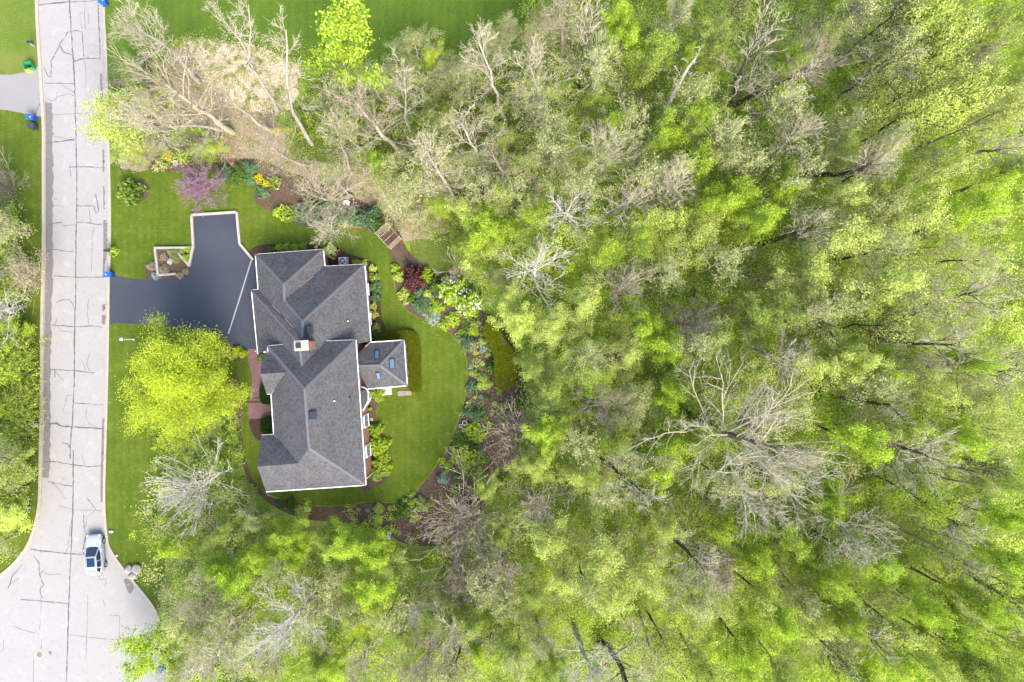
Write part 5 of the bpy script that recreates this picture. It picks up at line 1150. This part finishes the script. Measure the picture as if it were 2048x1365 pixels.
def hedge(name, pts, h, tint, label, N, size=.06, core=.06, sm=3, dome=0):
    q = smooth_px(pts, sm) if sm else pts; W = [P(x, y, h).xy for x, y in q]; cx = sum(w.x for w in W)/len(W); cy = sum(w.y for w in W)/len(W)
    g = np.random.default_rng(len(name)+N); xs = [w.x for w in W]; ys = [w.y for w in W]; pol = [(w.x, w.y) for w in W]
    out = []
    while len(out) < N:
        X = g.uniform(min(xs), max(xs), N*2); Y = g.uniform(min(ys), max(ys), N*2); k = inpoly(pol, X, Y); out += list(zip(X[k], Y[k]))
    top = np.array([(x-cx, y-cy, h+g.normal(0, .05)+dome*math.sin(x*1.7)*math.cos(y*1.3)) for x, y in out[:N]])
    side = []
    for i in range(len(W)):
        a, b = W[i], W[(i+1) % len(W)]
        for _ in range(int((b-a).length*h*220)): p = a.lerp(b, g.random()); side.append((p.x-cx+g.normal(0, .04), p.y-cy+g.normal(0, .04), g.uniform(.05, h)))
    V, Q = leaf_quads(np.concatenate([top, np.array(side)]), size, g, .6)
    o = thing(name, (cx, cy, 0), label, 'hedge')
    link('foliage', np_mesh('foliage', V, Q, LEAF[tint]), o)
    m = MB(); m.prism([(w.x-cx, w.y-cy) for w in W], 0, h-core); m.build('stems', BARK['dark'] if tint != 'H' else BARK['dark'], o)
    return o
hedge('clipped_hedge', [(754, 683), (754, 674), (766, 666), (797, 661.5), (818, 661), (831, 668), (838.5, 684), (841, 730), (841, 775), (838, 782), (826, 786), (818, 778), (816, 772), (812, 690), (806, 678)], .55, 'H', 'low clipped hedge wrapping round the sunroom wing', 16000, .05, sm=2)
hedge('yew_hedge', [(967, 655), (980, 646), (998, 655), (1010, 680), (1025, 700), (1034, 730), (1032, 755), (1022, 772), (1012, 780), (997, 777), (989, 750), (989, 715), (984, 695), (974, 678)], 1.9, 'H', 'olive clipped bank of hedge at the east garden edge', 26000, .06, dome=.12)
hedge('box_hedge', [(519, 780), (523, 771), (535, 769), (546, 772), (547, 806), (530, 808), (521, 803)], .9, 'K', 'dark clipped bush above the brick landing', 5000, .05)
hedge('box_hedge', [(521, 845), (525, 837), (548, 836), (548, 868), (530, 868), (521, 862)], .9, 'K', 'dark clipped bush below the brick landing', 5000, .05)

# fallen logs in the clearing at the top of the woods
for i, (a, b, r_, bk) in enumerate((((1278, 160), (1312, 142), .26, 'beige'), ((1310, 143), (1332, 139), .22, 'white'), ((1288, 121), (1298, 128), .16, 'beige'), ((1300, 118), (1304, 136), .14, 'brown'), ((1316, 124), (1326, 138), .15, 'beige'), ((1308, 166), (1322, 184), .18, 'brown'), ((1282, 138), (1292, 146), .13, 'beige'))):
    A_, B2_ = P(*a)+Vector((0, 0, r_)), P(*b)+Vector((0, 0, r_)); o = thing('fallen_log', A_); m = MB(); m.cone((0, 0, 0), B2_-A_, r_, r_*.85, 12); m.build('trunk', BARK[bk], o, .03)
    reg(o, 'sawn log', 'in the clearing of the upper woods', 'log', 'logs in the clearing', a)
for a, b, r_ in (((1388, 588), (1452, 632), .3), ((1390, 600), (1432, 648), .2)):
    A_, B2_ = P(*a)+Vector((0, 0, r_+.3)), P(*b)+Vector((0, 0, r_)); o = thing('fallen_log', A_); m = MB(); m.cone((0, 0, 0), B2_-A_, r_, r_*.7, 12); m.build('trunk', BARK['beige'], o, .03)
    reg(o, 'long pale fallen trunk', 'in the mid woods', 'log', 'logs in the clearing', a)

# ------------------------------------------------------------------ undergrowth that nobody could count
WOOD = [[(1040, -250), (2500, -250), (2500, 1650), (330, 1650), (335, 1390), (345, 1290), (330, 1200), (335, 1130), (300, 1040), (330, 960), (430, 900), (470, 930), (500, 975), (560, 1035), (700, 1060), (800, 1100), (900, 1090), (975, 1030), (1020, 960), (1045, 880), (1055, 790), (1045, 690), (1000, 630), (965, 590), (930, 540), (915, 460), (930, 400), (1010, 370), (1040, 290), (1050, 200)],
        [(-300, 380), (20, 380), (60, 440), (85, 560), (65, 680), (70, 850), (78, 980), (65, 1040), (40, 1090), (0, 1120), (-300, 1150)],
        [(560, 240), (640, 180), (900, 130), (1050, 130), (1050, 380), (920, 410), (860, 380), (760, 320), (640, 300)],
        [(225, 130), (300, 120), (360, 200), (420, 290), (340, 325), (225, 325)]]
COVER = [(305, 845), (345, 790), (400, 760), (468, 760), (476, 850), (488, 930), (525, 992), (480, 1000), (330, 1000), (303, 930)]
BED = [(960, 620), (1005, 640), (1046, 700), (1050, 780), (1045, 830), (1040, 880), (1010, 960), (960, 1030), (900, 1085), (820, 1090), (760, 1065), (690, 1045), (640, 1020), (790, 1012), (846, 970), (906, 875), (936, 791), (935, 740), (916, 685), (850, 640), (820, 600), (860, 560)]
def scatter(poly, N, g):
    xs = [p[0] for p in poly]; ys = [p[1] for p in poly]; X = g.uniform(min(xs), max(xs), N); Y = g.uniform(min(ys), max(ys), N); k = inpoly(poly, X, Y); return np.stack([X[k], Y[k]], 1)
def undergrowth():
    g = np.random.default_rng(4); Vs = []; mi = []; tints = ['M', 'G', 'Y', 'O', 'D', 'T']
    for poly, N, prob, zs in ((WOOD[0], 10500, (.20, .31, .25, .20, .0, .04), 1.6), (WOOD[1], 800, (.3, .36, .16, .14, .04, 0), 1.1), (WOOD[2], 560, (.34, .30, .1, .2, .02, .04), .35), (WOOD[3], 110, (.3, .2, .2, .2, 0, .1), .35), (COVER, 420, (.4, .2, .05, .25, .1, 0), .12), (BED, 420, (.3, .2, .15, .15, .15, .05), .14)):
        for x, y in scatter(poly, N, g):
            R = g.uniform(.5, 1.5)*(.4+.5*min(zs, 1.1)); z = g.uniform(.1, 2.4)*zs*g.uniform(.6, 1.5); n = int(36+84*R); w = P(x, y)
            u = g.normal(size=(n, 3))*np.array([R*.5, R*.5, R*.3]); c = u+np.array([w.x, w.y, max(z, .15)]); c[:, 2] = np.maximum(c[:, 2], .05)
            V, _ = leaf_quads(c, g.uniform(.07, .12), g); Vs.append(V); mi += [g.choice(6, p=prob)]*n
    V = np.concatenate(Vs); o = link('undergrowth', np_mesh('undergrowth', V, np.arange(len(V)).reshape(-1, 4), midx=mi, mats=[LEAF[t] for t in tints]))
    tag(o, 'leafy low undergrowth covering the floor of the woods', 'undergrowth', kind='stuff')
    r = random.Random(8); pol = []
    for poly, N in ((WOOD[0], 15000), (WOOD[1], 900), (WOOD[2], 900), (WOOD[3], 900)):
        for x, y in scatter(poly, N, g):
            w = P(x, y); d = Vector((r.gauss(0, 1), r.gauss(0, 1), r.uniform(.1, 1.6))); q, _ = walk(Vector((w.x, w.y, r.uniform(0, .6))), d, r.uniform(.8, 3.0), 3, r, .15, 0); pol.append((4, q, .014, .007))
    V, Q = tubes(pol); o = link('brushwood', np_mesh('brushwood', V, Q, midx=np.repeat(np.array([r.randrange(3) for _ in pol]), 9), mats=[BARK['grey'], BARK['beige'], BARK['brown']]))
    tag(o, 'thin bare twigs and brushwood tangled over the woodland floor', 'brushwood', kind='stuff')
def flakes():
    g = np.random.default_rng(12)
    LIT = [(250, 235), (330, 130), (372, 90), (470, 95), (560, 130), (585, 190), (560, 240), (610, 318), (740, 345), (860, 400), (905, 450), (870, 480), (800, 470), (700, 420), (560, 350), (470, 330), (340, 335), (222, 330)]
    CHP = [(372, 82), (420, 84), (520, 100), (585, 130), (596, 175), (575, 215), (525, 222), (470, 205), (425, 170), (395, 135)]
    RIM = [(222, 200), (330, 80), (400, 60), (500, 70), (600, 100), (650, 190), (640, 330), (560, 340), (580, 250), (610, 190), (580, 130), (480, 95), (380, 92), (330, 150), (260, 260), (225, 300)]
    c = []; mi = []
    for poly, N, sp, k in ((LIT, 34000, 9, 0), (CHP, 20000, 7, 1), ([(740, 150), (775, 142), (802, 160), (806, 185), (780, 200), (748, 190)], 3500, 7, 1), ([(960, 640), (1040, 690), (1050, 830), (1000, 960), (900, 1080), (780, 1060), (860, 1000), (930, 900), (950, 800)], 9000, 6, 0)):
        p = scatter(poly, N, g)
        if k == 0: p = p[~inpoly(CHP, p[:, 0], p[:, 1])]
        p = p+g.normal(scale=sp, size=p.shape)
        c += [(*P(x, y).xy, .05) for x, y in p]; mi += [k]*len(p)
    V, Q = leaf_quads(np.array(c), .075, g, 1.6); o = link('dead_leaves', np_mesh('dead_leaves', V, Q, midx=mi, mats=[LEAF['C'], LEAF['W']]))
    tag(o, 'brown dead leaves and pale wood flakes scattered over bare soil', 'dead leaves', kind='stuff')
    Vs = []
    for poly, N in ((LIT, 900), (CHP, 230), (RIM, 1500), ([(560, 240), (640, 180), (900, 130), (1050, 130), (1050, 380), (920, 500), (860, 480), (760, 330), (640, 300)], 2600)):
        for x, y in scatter(poly, N, g):
            x += g.normal(0, 5); y += g.normal(0, 5); w = P(x, y); n = int(g.uniform(10, 45)); u = g.normal(size=(n, 3))*np.array([.22, .22, .08])*g.uniform(.5, 1.5)+np.array([w.x, w.y, .14]); u[:, 2] = np.maximum(u[:, 2], .04)
            V, _ = leaf_quads(u, .075, g, .3); Vs.append(V)
    V = np.concatenate(Vs); o = link('grass_tufts', np_mesh('grass_tufts', V, np.arange(len(V)).reshape(-1, 4), midx=g.integers(0, 3, len(V)//4), mats=[LEAF['M'], LEAF['G'], LEAF['O']]))
    tag(o, 'low green tufts sprouting through dead leaves and wood chips', 'grass', kind='stuff')
undergrowth(); flakes()
write_labels()
